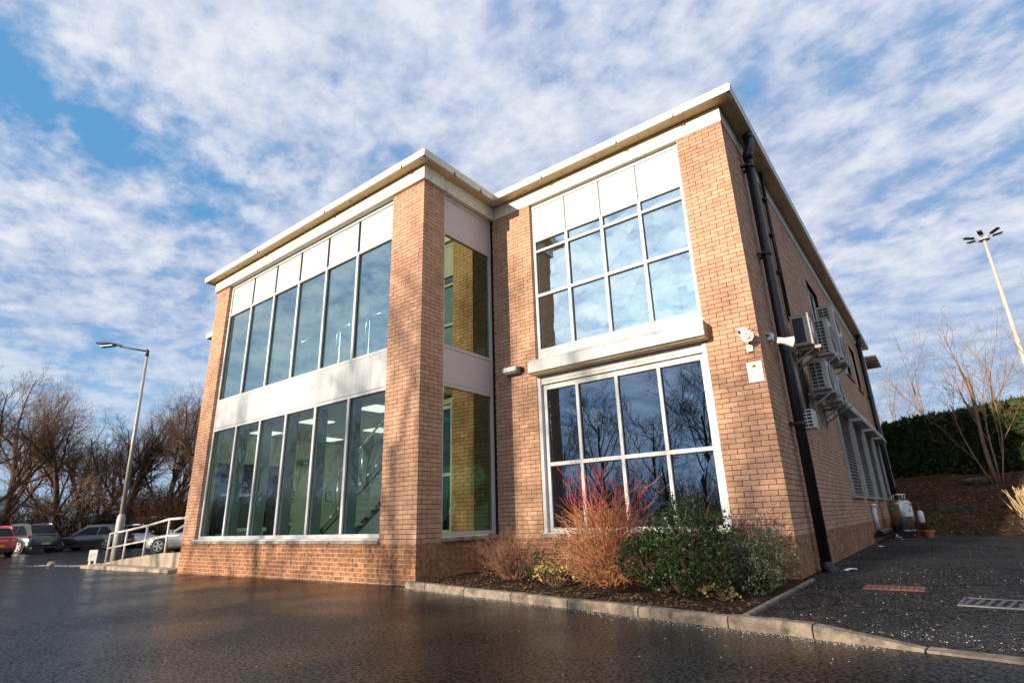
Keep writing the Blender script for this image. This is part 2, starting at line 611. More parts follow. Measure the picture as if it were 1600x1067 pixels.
M['tank'] = mat('tank_steel', (0.42, 0.39, 0.34), 0.24, 1.0, var=0.15, vscale=3, rvar=0.06)
M['kerb'] = mat('kerb_concrete', (0.25, 0.195, 0.14), 0.9, var=0.4, vscale=9, bump=1.0, bscale=50, stain=(0.075, 0.06, 0.042), stain_scale=5.5, stain_lo=0.47, stain_hi=0.68)
M['ramp'] = mat('ramp_concrete', (0.40, 0.32, 0.23), 0.9, var=0.2, vscale=3, bump=0.6, bscale=40, stain=(0.20, 0.14, 0.08), stain_scale=3, stain_lo=0.55, stain_hi=0.75)
M['soil'] = mat('bed_soil', (0.035, 0.022, 0.014), 1.0, var=0.5, vscale=14, bump=1.0, bscale=30, spec=0.1, stain=(0.09, 0.05, 0.025), stain_scale=16)
M['bank'] = mat('bank_soil', (0.052, 0.027, 0.014), 1.0, var=0.5, vscale=5, bump=1.0, bscale=20, spec=0.05, stain=(0.045, 0.042, 0.012), stain_scale=0.9, stain_lo=0.54, stain_hi=0.68)
M['road'] = asphalt_mat('wet_asphalt', (0.006, 0.0063, 0.0067), (0.021, 0.0213, 0.0215), 0.16, 0.32, 0.55, 0.43, 0.0045)
M['yard'] = asphalt_mat('yard_asphalt', (0.026, 0.024, 0.023), (0.075, 0.066, 0.058), 0.55, 0.8, 0.45, 0.16, 0.006, None, 44)
M['bark'] = mat('bark', (0.10, 0.066, 0.045), 0.95, var=0.4, vscale=3, bump=0.8, bscale=14, spec=0.1)
M['twig'] = mat('twig_brown', (0.115, 0.066, 0.040), 0.9, var=0.25, vscale=0.6, spec=0.1)
M['twigred'] = mat('twig_russet', (0.205, 0.130, 0.090), 0.9, var=0.25, vscale=0.6, spec=0.1)
M['barkpale'] = mat('bark_pale', (0.24, 0.14, 0.085), 0.9, var=0.3, vscale=3, bump=0.4, bscale=14, spec=0.1)
M['thicket'] = mat('thicket_twig', (0.075, 0.042, 0.024), 0.95, var=0.5, vscale=0.9, spec=0.05)
M['dog'] = mat('dogwood_red', (0.33, 0.045, 0.022), 0.5, var=0.3, vscale=8)
M['dogtan'] = mat('dogwood_tan', (0.38, 0.165, 0.072), 0.7, var=0.3, vscale=9)
M['brush'] = mat('brush_brown', (0.19, 0.085, 0.05), 0.8, var=0.35, vscale=9)
M['leafdark'] = leaf_mat('leaf_dark', (0.008, 0.022, 0.007), (0.055, 0.095, 0.020), 0.35)
M['leafvar'] = leaf_mat('leaf_variegated', (0.035, 0.060, 0.028), (0.17, 0.19, 0.10), 0.4)
M['leafgold'] = leaf_mat('leaf_gold', (0.28, 0.19, 0.05), (0.55, 0.42, 0.16), 0.5)
M['leafhedge'] = leaf_mat('leaf_hedge', (0.028, 0.055, 0.016), (0.12, 0.16, 0.04), 0.7, 0.15)
M['hedgecore'] = mat('hedge_core', (0.018, 0.016, 0.009), 1.0, spec=0.05)
M['deadleaf'] = leaf_mat('leaf_dead', (0.06, 0.03, 0.015), (0.30, 0.17, 0.08), 0.8)
M['straw'] = mat('dry_stems', (0.50, 0.36, 0.20), 0.8, var=0.25, vscale=9)
M['grit'] = mat('pale_grit', (0.55, 0.50, 0.44), 0.8, var=0.3, vscale=30)
M['rust'] = mat('rusty_iron', (0.15, 0.058, 0.032), 0.85, var=0.3, vscale=20, bump=0.5, bscale=60)
M['grate'] = mat('grate_steel', (0.10, 0.092, 0.105), 0.55, 0.3, var=0.2, vscale=20)
M['pole'] = mat('pole_grey', (0.44, 0.40, 0.35), 0.5, 0.2, var=0.1, vscale=2, stain=(0.25, 0.19, 0.13), stain_scale=4)
M['rail'] = mat('rail_cream', (0.74, 0.70, 0.61), 0.5, var=0.06)
M['mast'] = mat('mast_paint', (0.40, 0.385, 0.35), 0.5, var=0.06)
M['signgrey'] = mat('sign_board', (0.55, 0.54, 0.51), 0.5)
M['lit'] = newlit()
M['tyre'] = mat('tyre_rubber', (0.015, 0.015, 0.015), 0.8)
M['rim'] = mat('wheel_rim', (0.45, 0.45, 0.46), 0.3, 0.7)
M['carglass'] = mat('car_glass', (0.004, 0.005, 0.006), 0.05, spec=0.22)
M['taillight'] = mat('tail_light', (0.45, 0.02, 0.015), 0.15)
M['headlight'] = mat('head_light', (0.55, 0.57, 0.6), 0.1)
M['plate'] = mat('yellow_plate', (0.70, 0.42, 0.03), 0.4)
M['trimblack'] = mat('car_trim', (0.02, 0.02, 0.022), 0.5)
# ------------------------------------------------------------------ building
rng = random.Random(7)
W1, W2, D, HB, YE = 8.34, 5.04, 2.055, 7.24, 21.0
ZF, ZS, ZT, OV = 7.56, 7.53, 7.66, 0.28
bld = thing('office_building', 'two storey buff brick office block with tall white framed windows and flat cream roof edge', 'office building')

SHUT = [(8.50, 10.45), (11.15, 13.1), (13.85, 15.8), (16.5, 18.3)]
UPW = [(8.4, 10.0), (10.9, 12.5), (13.3, 14.8), (15.9, 17.4)]
R_ = 0.011  # joint depth


def core(name, boxes):
    mb = MB()
    for b in boxes:
        z0, z1 = b[4], b[5]
        if z0 < 0.6 < z1:
            mb.cur = 1
            mb.box(*b[:4], z0, 0.6)
            mb.cur = 0
            mb.box(*b[:4], 0.6, z1)
        else:
            mb.cur = 1 if z1 <= 0.6 else 0
            mb.box(*b)
    return mb.build(name, [M['mortar'], M['mortar2']], bld)


wall_front = core('wall', [(-W1 + R_, -7.676, R_, 0.22, -0.2, HB), (-7.676, -0.9, R_, 0.22, -0.2, 0.60),
                           (-0.9, -R_, R_, 0.5625 - R_, -0.2, HB), (-0.25, -R_, 0.5625 - R_, D + R_, -0.2, 0.60),
                           (-W1 + R_, -8.2, 0.22, 20.9, -0.2, HB)])
wall_right = core('wall', [(-0.25, 1.0125 - R_, D + R_, D + 0.25, -0.2, HB), (1.0125 - R_, 4.2525 + R_, D + R_, D + 0.25, -0.2, 0.60),
                           (4.2525 + R_, W2 - R_, D + R_, D + 0.25, -0.2, HB)])
side_boxes = [(W2 - 0.25, W2 - R_, D + 0.25, SHUT[0][0], -0.2, 3.6), (W2 - 0.25, W2 - R_, SHUT[0][0], YE, -0.2, 1.2),
              (W2 - 0.25, W2 - R_, SHUT[-1][1], YE, 1.2, 3.6), (W2 - 0.25, W2 - R_, SHUT[0][0], SHUT[-1][1], 3.375, 3.6),
              (W2 - 0.25, W2 - R_, D + 0.25, YE, 3.6, 4.95), (W2 - 0.25, W2 - R_, D + 0.25, UPW[0][0], 4.95, 6.525),
              (W2 - 0.25, W2 - R_, UPW[-1][1], YE, 4.95, 6.525), (W2 - 0.25, W2 - R_, D + 0.25, YE, 6.525, HB)]
for a, b in zip(SHUT[:-1], SHUT[1:]):
    side_boxes.append((W2 - 0.25, W2 - R_, a[1], b[0], 1.2, 3.375))
for a, b in zip(UPW[:-1], UPW[1:]):
    side_boxes.append((W2 - 0.25, W2 - R_, a[1], b[0], 4.95, 6.525))
wall_side = core('wall', side_boxes)
wall_rear = MB().box(-8.2, W2 - 0.25, 20.75, 20.9, -0.2, HB).build('wall', M['mortar'], bld)

BR = []  # (x0,x1,y0,y1,z0,z1, kind, normal, wall)


def lay(axis, plane, u0, u1, z0, z1, anchor, sgn, phase, wall, first=0.0, dep=0.1025):
    """running bond on one face. anchor: corner the bond starts from, sgn: direction it runs, phase: offset of odd courses"""
    k0, k1 = int(math.floor((z0 + 1e-6) / 0.075)), int(math.ceil((z1 - 1e-6) / 0.075))
    for k in range(k0, k1):
        za, zb = max(k * 0.075 + 0.0042, z0), min(k * 0.075 + 0.0708, z1 - 0.002)
        if zb - za < 0.02:
            continue
        odd = (k + phase) % 2
        n = int(abs(u1 - u0) / 0.225) + int(abs(anchor - (u0 if sgn > 0 else u1)) / 0.225) + 3
        for i in range(-1, n):
            a = anchor + sgn * (i * 0.225 + (0.1125 if odd else 0.0))
            b = a + sgn * 0.2165
            lo, hi = min(a, b), max(a, b)
            lo, hi = max(lo, u0), min(hi, u1)
            if hi - lo < 0.035:
                continue
            j = rng.uniform(-0.0022, 0.0022) if k >= 8 else rng.uniform(-0.004, 0.005)
            kind = 1 if k < 8 else 0
            if axis == 'y':
                BR.append((lo, hi, plane + j, plane + dep, za, zb, kind, 'y', wall))
            else:
                BR.append((plane - dep, plane - j, lo, hi, za, zb, kind, 'x', wall))


# front of the left wing (anchored on the corner x = 0)
lay('y', 0.0, -W1, -7.6665, 0.6, HB, -W1, 1, 0, wall_front)
lay('y', 0.0, -W1, -0.9, -0.15, 0.60, 0.0, -1, 0, wall_front)
lay('y', 0.0, -0.9, 0.0, -0.15, HB, 0.0, -1, 0, wall_front)
lay('x', 0.0, 0.1125, 0.5625, 0.6, HB, 0.0, 1, 1, wall_front)
lay('x', 0.0, 0.1125, D - 0.002, -0.15, 0.60, 0.0, 1, 1, wall_front)
# front of the right wing
lay('y', D, 0.0, 1.0125, -0.15, HB, 1.0125, -1, 0, wall_right)
lay('y', D, 1.0125, 4.2525, -0.15, 0.60, 4.2525, -1, 1, wall_right)
lay('y', D, 4.2525, W2, -0.15, HB, W2, -1, 0, wall_right)
# long side wall, broken by its openings


def side(y0, y1, z0, z1):
    lay('x', W2, y0, y1, z0, z1, D, 1, 1, wall_side)


side(D + 0.1125, YE, -0.15, 1.2)
side(D + 0.1125, SHUT[0][0], 1.2, 3.375)
for a, b in zip(SHUT[:-1], SHUT[1:]):
    side(a[1], b[0], 1.2, 3.375)
side(SHUT[-1][1], YE, 1.2, 3.375)
side(D + 0.1125, YE, 3.375, 4.95)
side(D + 0.1125, UPW[0][0], 4.95, 6.525)
for a, b in zip(UPW[:-1], UPW[1:]):
    side(a[1], b[0], 4.95, 6.525)
side(UPW[-1][1], YE, 4.95, 6.525)
side(D + 0.1125, YE, 6.525, HB)


# turn the corners: the header end of a corner brick runs back as a stretcher on the other face
fixed = []
for b in BR:
    b = list(b)
    if b[7] == 'y' and ((abs(b[1]) < 1e-6 and abs(b[2]) < 0.03) or (abs(b[1] - W2) < 1e-6)) and b[1] - b[0] < 0.11:
        b[3] = (0.0 if abs(b[1]) < 1e-6 else D) + 0.215
    if b[7] == 'x':
        c0 = 0.0 if b[0] < 1 else D
        if abs(b[2] - c0 - 0.1125) < 1e-4 and b[3] < c0 + 0.22:
            continue
    fixed.append(tuple(b))
BR = fixed


def px_area(b):
    c = Vector(((b[0] + b[1]) / 2, (b[2] + b[3]) / 2, (b[4] + b[5]) / 2))
    d = c - Vector(CAM)
    n = Vector((0, -1, 0)) if b[7] == 'y' else Vector((1, 0, 0))
    w = (b[1] - b[0]) if b[7] == 'y' else (b[3] - b[2])
    q = max(0.0, -d.normalized().dot(n))
    if c.z < 0.02 or (c.y > 2.0 and c.z < 1.0 and b[7] == 'y'):  # behind the shrubs
        return 0
    return w * (b[5] - b[4]) * q / d.length_squared


order = sorted(range(len(BR)), key=lambda i: -px_area(BR[i]))
single = set(order[:298])
rest = MB()
bcache = {}
for i, b in enumerate(BR):
    tone = min(0.99, max(0.01, rng.gauss(0.5, 0.17)))
    if i in single:
        w, d_, h = round(b[1] - b[0], 3), round(b[3] - b[2], 2), round(b[5] - b[4], 3)
        tq = round(tone * 8) / 8 + 0.003
        key = (w, d_, h, b[6], tq)
        if key not in bcache:
            t = MB()
            t.t = tq
            t.box(0, w, 0, d_, 0, h)
            bcache[key] = t.mesh('brick', M['plinth'] if b[6] else M['brick'])
        o = bpy.data.objects.new('brick', bcache[key])
        o.location = (b[0], b[2], b[4])
        o.parent = b[8]
        col.objects.link(o)
    else:
        rest.cur = b[6]
        rest.t = tone
        rest.box(*b[:6], skip='k' if b[7] == 'y' else 'l')
rest.build('brickwork', [M['brick'], M['plinth']], bld, kind='stuff')

# ---- roof
MB().box(-W1 - OV, OV, -OV, D - OV, ZF, ZT - 0.02).box(-W1 - OV, W2 + OV, D - OV, YE + 0.63, ZF, ZT - 0.02).build('roof', M['cream'], bld)


def edge_run(p, q, outward, name, n, mk):
    """run of n pieces between p and q with open joints"""
    p, q = Vector(p), Vector(q)
    for i in range(n):
        a, b = p.lerp(q, i / n), p.lerp(q, (i + 1) / n)
        mk(a, b, (b - a).normalized() * 0.004, Vector(outward))


def trim(a, b, g, o):
    mb = MB()
    a, b = a + g, b - g
    z = Vector((0, 0, 1))
    # fascia lip of the roof edge: a folded profile, 60 mm thick, standing proud of the slab
    mb.hexa([a + o * 0.0 + z * ZS, b + o * 0.0 + z * ZS, b - o * 0.05 + z * ZS, a - o * 0.05 + z * ZS,
             a + o * 0.02 + z * ZT, b + o * 0.02 + z * ZT, b - o * 0.05 + z * ZT, a - o * 0.05 + z * ZT]
            )
    mb.build('roof_trim', M['cream'], bld)


def soff(a, b, g, o):
    mb = MB()
    a, b = a + g, b - g
    i0, i1 = a - o * 0.05, b - o * 0.05
    z = Vector((0, 0, 1))
    w = OV - 0.05 - 0.02
    mb.hexa([i0 + z * ZS, i1 + z * ZS, i1 - o * w + z * (ZF - 0.012), i0 - o * w + z * (ZF - 0.012),
             i0 + z * (ZF - 0.004), i1 + z * (ZF - 0.004), i1 - o * w + z * (ZF - 0.004), i0 - o * w + z * (ZF - 0.004)])
    mb.build('soffit_panel', M['soffit'], bld)


for fn in (trim, soff):
    edge_run((-W1 - OV, -OV, 0), (OV, -OV, 0), (0, -1, 0), '', 3, fn)
    edge_run((OV, -OV, 0), (OV, D - OV, 0), (1, 0, 0), '', 2, fn)
    edge_run((OV, D - OV, 0), (W2 + OV, D - OV, 0), (0, -1, 0), '', 3, fn)
    edge_run((W2 + OV, D - OV, 0), (W2 + OV, YE + 0.6, 0), (1, 0, 0), '', 7, fn)
    edge_run((-W1 - OV, YE, 0), (-W1 - OV, -OV, 0), (-1, 0, 0), '', 6, fn)
# little joint clips where the roof trim pieces meet
for x, y, ax in [(-5.75, -OV, 'y'), (-2.88, -OV, 'y'), (-0.35, -OV, 'y'), (OV, 0.55, 'x'), (OV, 1.35, 'x'), (1.55, D - OV, 'y'), (3.25, D - OV, 'y'), (4.35, D - OV, 'y')]:
    mb = MB()
    if ax == 'y':
        mb.box(x - 0.012, x + 0.012, y - 0.024, y + 0.01, ZS - 0.02, ZS + 0.05).box(x + 0.03, x + 0.07, y - 0.006, y + 0.01, ZS - 0.03, ZS - 0.003)
    else:
        mb.box(x - 0.01, x + 0.024, y - 0.012, y + 0.012, ZS - 0.02, ZS + 0.05).box(x - 0.01, x + 0.006, y + 0.03, y + 0.07, ZS - 0.03, ZS - 0.003)
    mb.build('joint_clip', M['bracket'], bld)

FO, FR = 0.065, 0.015


def fascia(x0, x1, y0, y1):
    MB().box(x0, x1, y0, y1, HB, ZF - 0.02).build('fascia_panel', M['cream'], bld, bevel=0.004)


for a, b in ((-W1 - FO, -5.6), (-5.596, -2.8), (-2.796, FO)):
    fascia(a, b, -FO, 0.14)
fascia(FO - 0.19, FO, 0.144, 0.62)
fascia(FO - 0.215, FO - 0.012, 0.624, D - FR - 0.003)
for a, b in ((FO - 0.19, 1.9), (1.904, 3.5), (3.504, W2 + FR)):
    fascia(a, b, D - FR, D + 0.2)
for i in range(6):
    y0 = D + 0.204 + i * 3.13
    fascia(W2 - 0.2, W2 + FR, y0, y0 + 3.126)
fascia(-W1 - FO, -W1 + 0.1, 0.144, YE)
# fixing screws on the return fascia
scr = MB()
for y, z in ((0.50, 7.30), (0.58, 7.30), (0.50, 7.50), (0.58, 7.50), (0.95, 7.31), (1.4, 7.31), (1.9, 7.31), (0.1, 7.3), (0.1, 7.5)):
    scr.lathe([(0.012, 0), (0.008, 0.006)], (FO if y < 0.62 else FO - 0.012, y, z), 'x', 8)
scr.build('fixing_screws', M['ink'], bld)


# ---- windows
def sheet(parent, m, x0, x1, y0, y1, z0, z1):
    """one glass sheet, never quite flat: each pane leans a few millimetres its own way"""
    mb = MB().box(x0, x1, y0, y1, z0, z1)
    ax = 1 if (y1 - y0) < (x1 - x0) else 0
    j = [rng.uniform(-0.0035, 0.0035) for _ in range(4)]
    for i, v in enumerate(mb.v):
        w = list(v)
        w[ax] += j[(i % 4 in ((1, 2) if ax else (2, 3))) + 2 * (i > 3)]
        mb.v[i] = tuple(w)
    return mb.build('pane', m, parent)


def bars(name, boxes, parent, m='frame', bevel=0.003):
    mb = MB()
    for b in boxes:
        mb.box(*b)
    return mb.build(name, M[m], parent, bevel=bevel)


def xwindow(x0, x1, z0, z1, y, name='window'):
    """outer frame with its face at y; returns the frame as the part"""
    t = 0.07
    return bars(name, [(x0, x1, y, y + 0.09, z0, z0 + t), (x0, x1, y, y + 0.09, z1 - t, z1),
                       (x0, x0 + t, y, y + 0.09, z0 + t, z1 - t), (x1 - t, x1, y, y + 0.09, z0 + t, z1 - t)], bld)


# left wing: six bays over two floors
YL = 0.08
wl_ = xwindow(-7.664, -0.9, 0.69, 7.235, YL)
mx = [-7.585, -6.475, -5.378, -4.300, -3.200, -2.090, -0.97]
tr_ = [(6.36, 6.42), (4.00, 4.06), (3.25, 3.31)]
for z0, z1 in tr_:
    bars('transom', [(-7.585, -0.97, YL + 0.004, YL + 0.08, z0, z1)], wl_)
for x in mx[1:-1]:
    for z0, z1 in ((0.76, 3.25), (4.06, 6.36)):
        bars('mullion', [(x - 0.032, x + 0.032, YL - 0.004, YL + 0.09, z0, z1)], wl_)
        bars('mullion_fin', [(x - 0.03, x + 0.03, YL + 0.092, YL + (0.30 if z0 < 2 else 0.17), z0, z1)], wl_, 'fin')
for i in range(6):
    a, b = mx[i] + (0.032 if i else 0), mx[i + 1] - (0.032 if i < 5 else 0)
    for z0, z1, g in ((0.76, 3.25, 'glass_lobby'), (4.06, 6.36, 'glass_upper_left')):
        sheet(wl_, M['glass_lobby'] if z0 < 2 else M['glass_ul'], a, b, YL + 0.045, YL + 0.055, z0, z1)
    # dark gaskets round the glass
        bars('gasket', [(a, a + 0.012, YL + 0.030, YL + 0.044, z0, z1), (b - 0.012, b, YL + 0.030, YL + 0.044, z0, z1),
                        (a + 0.012, b - 0.012, YL + 0.030, YL + 0.044, z1 - 0.018, z1)], wl_, 'dark', 0)
    MB().box(a + 0.008, b - 0.008, YL + 0.015, YL + 0.05, 6.428, 7.155).build('spandrel_panel', M['panel'], wl_, bevel=0.004)
for i in (0, 2, 4):
    MB().box(mx[i] + 0.006, mx[i + 2] - 0.004, YL + 0.0, YL + 0.05, 3.316, 3.995).build('spandrel_panel', M['panel'], wl_, bevel=0.004)
bars('window_sill', [(-7.70, -0.9, -0.03, YL + 0.02, 0.655, 0.688)], bld)
for a, b in ((-7.72, -5.55), (-5.54, -3.3), (-3.29, -0.88)):
    bars('sill_stone', [(a, b, -0.055, 0.12, 0.60, 0.652)], bld, 'stone', 0.006)

# return window of the left wing, facing right
XR = -0.05
wr_ = bars('window', [(XR - 0.09, XR, 0.5725, 2.045, 0.68, 0.75), (XR - 0.09, XR, 0.5725, 2.045, 7.16, 7.23),
                      (XR - 0.09, XR, 0.5725, 0.6325, 0.75, 7.16), (XR - 0.09, XR, 1.985, 2.045, 0.75, 7.16)], bld, 'graypanel')
for z0, z1 in ((6.36, 6.43), (4.00, 4.06), (3.26, 3.33)):
    bars('transom', [(XR - 0.08, XR - 0.004, 0.6325, 1.985, z0, z1)], wr_, 'graypanel')
for z0, z1 in ((0.75, 3.26), (4.06, 6.36)):
    sheet(wr_, M['glass_return'], XR - 0.055, XR - 0.045, 0.6325, 1.985, z0, z1)
for z0, z1 in ((6.436, 7.155), (3.336, 3.995)):
    MB().box(XR - 0.05, XR - 0.012, 0.638, 1.98, z0, z1).build('spandrel_panel', M['graypanel'], wr_, bevel=0.004)
bars('sill_stone', [(-0.1, 0.06, 0.57, 2.05, 0.605, 0.665)], bld, 'stone', 0.006)

# right wing: upper window
YR = D + 0.08
xs = [1.0125, 1.825, 2.617, 3.397, 4.2525]
wu = xwindow(1.0125, 4.2525, 3.77, 7.235, YR)
bars('sill_panel', [(1.08, 4.185, YR + 0.006, YR + 0.05, 3.84, 3.985)], wu, 'panel')
for z0, z1 in ((3.985, 4.045), (5.14, 5.20), (6.125, 6.175), (6.37, 6.43)):
    bars('transom', [(1.0825, 4.1825, YR + 0.004, YR + 0.08, z0, z1)], wu)
rows = ((4.045, 5.14), (5.20, 6.125), (6.175, 6.37), (6.43, 7.165))
for x in xs[1:-1]:
    for z0, z1 in rows:
        bars('mullion', [(x - 0.03, x + 0.03, YR - 0.002 if z0 < 6.4 else YR + 0.03, YR + 0.08, z0, z1)], wu, 'frame' if z0 < 6.4 else 'inkgrey')
for i in range(4):
    a, b = xs[i] + (0.03 if i else 0.07), xs[i + 1] - (0.03 if i < 3 else 0.07)
    for z0, z1 in rows[:3]:
        sheet(wu, M['glass_upper'], a, b, YR + 0.045, YR + 0.055, z0, z1)
        bars('gasket', [(a, a + 0.01, YR + 0.030, YR + 0.044, z0, z1), (b - 0.01, b, YR + 0.030, YR + 0.044, z0, z1),
                        (a + 0.01, b - 0.01, YR + 0.030, YR + 0.044, z1 - 0.015, z1)], wu, 'dark', 0)
    MB().box(a - (0.018 if i else 0), b + (0.018 if i < 3 else 0), YR + 0.01, YR + 0.05, 6.436, 7.16).build('spandrel_panel', M['panel'], wu, bevel=0.004)

# right wing: ground floor window with raised roller shutter
wg = xwindow(1.09, 4.175, 0.685, 3.37, YR + 0.02)
for x0, x1 in ((1.0125, 1.085), (4.18, 4.2525)):
    bars('shutter_guide', [(x0, x1, D + 0.02, YR + 0.1, 0.685, 3.50)], wg)
bars('transom', [(1.16, 4.105, YR + 0.022, YR + 0.1, 1.82, 1.885)], wg)
bars('transom', [(1.16, 4.105, YR + 0.022, YR + 0.1, 3.235, 3.30)], wg)
for x in xs[1:-1]:
    for z0, z1 in ((0.755, 1.82), (1.885, 3.235)):
        bars('mullion', [(x - 0.03, x + 0.03, YR + 0.016, YR + 0.1, z0, z1)], wg)
for i in range(4):
    a, b = (xs[i] + 0.03 if i else 1.16), (xs[i + 1] - 0.03 if i < 3 else 4.105)
    for z0, z1 in ((0.755, 1.82), (1.885, 3.235)):
        sheet(wg, M['glass_lower'], a, b, YR + 0.065, YR + 0.075, z0, z1)
        bars('gasket', [(a, a + 0.01, YR + 0.05, YR + 0.064, z0, z1), (b - 0.01, b, YR + 0.05, YR + 0.064, z0, z1),
                        (a + 0.01, b - 0.01, YR + 0.05, YR + 0.064, z1 - 0.014, z1)], wg, 'dark', 0)
for k in range(3):
    bars('shutter_slat', [(1.09, 4.175, D + 0.045, D + 0.06, 3.33 + k * 0.056, 3.383 + k * 0.056)], wg, 'frame', 0.004)
sb = MB()
prof = [(D - 0.26, 3.515), (D - 0.26, 3.70), (D - 0.21, 3.765), (D + 0.07, 3.765), (D + 0.07, 3.50), (D - 0.20, 3.50)]
b0 = len(sb.v)
for x in (1.0, 4.33):
    sb.v += [(x, y, z) for y, z in prof]
n_ = len(prof)
sb.face(*range(n_))
sb.face(*reversed(range(n_, 2 * n_)))
for i in range(n_):
    j = (i + 1) % n_
    sb.face(j, i, n_ + i, n_ + j)
shb = sb.build('shutter_box', M['panel'], bld, bevel=0.006)
bars('box_underside', [(1.01, 4.32, D - 0.19, D - 0.0, 3.492, 3.499)], shb, 'soffit', 0)
bars('box_end_cap', [(4.331, 4.338, D - 0.25, D + 0.0, 3.51, 3.75)], shb, 'bracket', 0)
for a, b in ((0.98, 2.3), (2.31, 3.3), (3.31, 4.28)):
    bars('sill_stone', [(a, b, D - 0.055, D + 0.1, 0.605, 0.665)], bld, 'stone', 0.006)
bars('window_sill', [(1.0125, 4.2525, D - 0.02, YR + 0.02, 0.667, 0.686)], bld)

# side wall: shuttered openings and upper windows
for y0, y1 in SHUT:
    s = bars('roller_shutter', [(W2 + 0.002, W2 + 0.06, y0 - 0.04, y0 + 0.05, 1.2, 3.17), (W2 + 0.002, W2 + 0.06, y1 - 0.05, y1 + 0.04, 1.2, 3.17),
                                (W2 + 0.002, W2 + 0.075, y0 - 0.05, y1 + 0.05, 1.155, 1.198)], bld, 'shutterpost')
    hb = MB()
    pr = [(W2 + 0.003, 3.17), (W2 + 0.30, 3.17), (W2 + 0.31, 3.25), (W2 + 0.24, 3.43), (W2 + 0.003, 3.44)]
    hb.prism(pr, y0 - 0.06, y1 + 0.06)
    hb.build('shutter_hood', M['shutterpost'], s, bevel=0.006)
    z = 1.20
    mesh = None
    while z < 3.14:
        if mesh is None:
            q = MB()
            q.prism([(-0.004, 0.0), (0.022, 0.010), (0.030, 0.040), (0.004, 0.070), (-0.004, 0.076)], y0 + 0.05, y1 - 0.05)
            mesh = q.mesh('slat', M['shutter'])
        o = bpy.data.objects.new('slat', mesh)
        o.location = (W2 + 0.0, 0, z)
        o.parent = s
        col.objects.link(o)
        z += 0.080
    MB().box(W2 - 0.03, W2 - 0.012, y0, y1, 1.2, 3.37).build('shutter_backing', M['dark'], s)
for y0, y1 in UPW:
    f = bars('window', [(W2 - 0.14, W2 - 0.08, y0, y0 + 0.06, 4.95, 6.525), (W2 - 0.14, W2 - 0.08, y1 - 0.06, y1, 4.95, 6.525),
                        (W2 - 0.14, W2 - 0.08, y0 + 0.06, y1 - 0.06, 4.95, 5.02), (W2 - 0.14, W2 - 0.08, y0 + 0.06, y1 - 0.06, 6.455, 6.525),
                        (W2 - 0.14, W2 - 0.08, (y0 + y1) / 2 - 0.03, (y0 + y1) / 2 + 0.03, 5.02, 6.455)], bld)
    for a, b in ((y0 + 0.06, (y0 + y1) / 2 - 0.03), ((y0 + y1) / 2 + 0.03, y1 - 0.06)):
        sheet(f, M['glass_upper'], W2 - 0.115, W2 - 0.105, a, b, 5.02, 6.455)
    bars('window_sill', [(W2 - 0.12, W2 + 0.05, y0 - 0.05, y1 + 0.05, 4.90, 4.949)], f, 'stone')

# rainwater pipes
def downpipe(x, y, r, z0, z1, neck=True, clips=(), collars=()):
    mb = MB()
    pts = [(x, y, z0), (x, y, z1)]
    mb.tube(pts, r, 16)
    o = mb.build('drainpipe', M['pipe'], bld, smooth=False)
    for p in o.data.polygons:
        p.use_smooth = len(p.vertices) == 4
    if neck:
        MB().tube([(x, y, z1 - 0.1), (x, y, z1 + 0.02), (x + 0.03, y, z1 + 0.08), (x + 0.06, y, z1 + 0.15), (x + 0.06, y, z1 + 0.34)],
                  [r * 1.12] * 5, 16).build('pipe_bend', M['pipe'], o, smooth=True)
        MB().tube([(x + 0.06, y, z1 + 0.34), (x + 0.06, y, z1 + 0.40)], r * 1.25, 16).build('pipe_socket', M['pipe'], o)
    for z in collars:
        MB().tube([(x, y, z - 0.06), (x, y, z + 0.06)], r * 1.13, 16).build('pipe_socket', M['pipe'], o)
    for z in clips:
        mb = MB().tube([(x, y, z - 0.02), (x, y, z + 0.02)], r * 1.16, 16)
        mb.box(W2 - 0.01, x, y - r - 0.05, y - r + 0.02, z - 0.018, z + 0.018)
        mb.box(W2 - 0.01, x, y + r - 0.02, y + r + 0.05, z - 0.018, z + 0.018)
        mb.build('pipe_clip', M['pipe'], o)
    return o


dp = downpipe(W2 + 0.13, 3.12, 0.076, 0.22, 7.10, True, (6.85, 5.1, 2.2), (3.42,))
MB().tube([(W2 + 0.13, 3.12, 0.22), (W2 + 0.13, 3.12, 0.14), (W2 + 0.17, 3.12, 0.075), (W2 + 0.22, 3.12, 0.03)], 0.088, 16).build('pipe_bend', M['pipe'], dp, smooth=True)
downpipe(W2 + 0.06, 4.56, 0.035, 4.3, 7.53, False, (6.9, 6.1, 5.3), ())
downpipe(W2 + 0.06, 4.68, 0.015, 4.3, 7.4, False)
downpipe(W2 + 0.12, 18.8, 0.085, 0.05, 7.15, True, (5.0, 2.2), (3.4,))
MB().tube([(W2 + 0.07, 4.0, 2.5), (W2 + 0.07, 4.0, 3.3)], 0.035, 10).build('conduit', M['pvcgrey'], bld, smooth=True)
for y in (4.72, 4.80, 4.95):
    MB().tube([(W2 + 0.04, y, 2.3 + (y - 4.7) * 2), (W2 + 0.04, y, 3.4), (W2 + 0.06, y + 0.1, 3.75)], 0.018, 8).build('cable', M['pipe'], bld, smooth=True)
MB().tube([(W2 + 0.03, 3.75, 0.06), (W2 + 0.03, 3.74, 0.45), (W2 + 0.025, 3.72, 0.75)], 0.006, 6).build('cable', M['white'], bld)
MB().tube([(W2 + 0.06, 11.6, 0.42), (W2 + 0.06, 11.6, 0.95)], 0.055, 12).tube([(W2 + 0.06, 11.6, 0.95), (W2 + 0.06, 11.6, 1.03)], 0.075, 12).build('waste_pipe', M['white'], bld, smooth=True)
cd = MB()
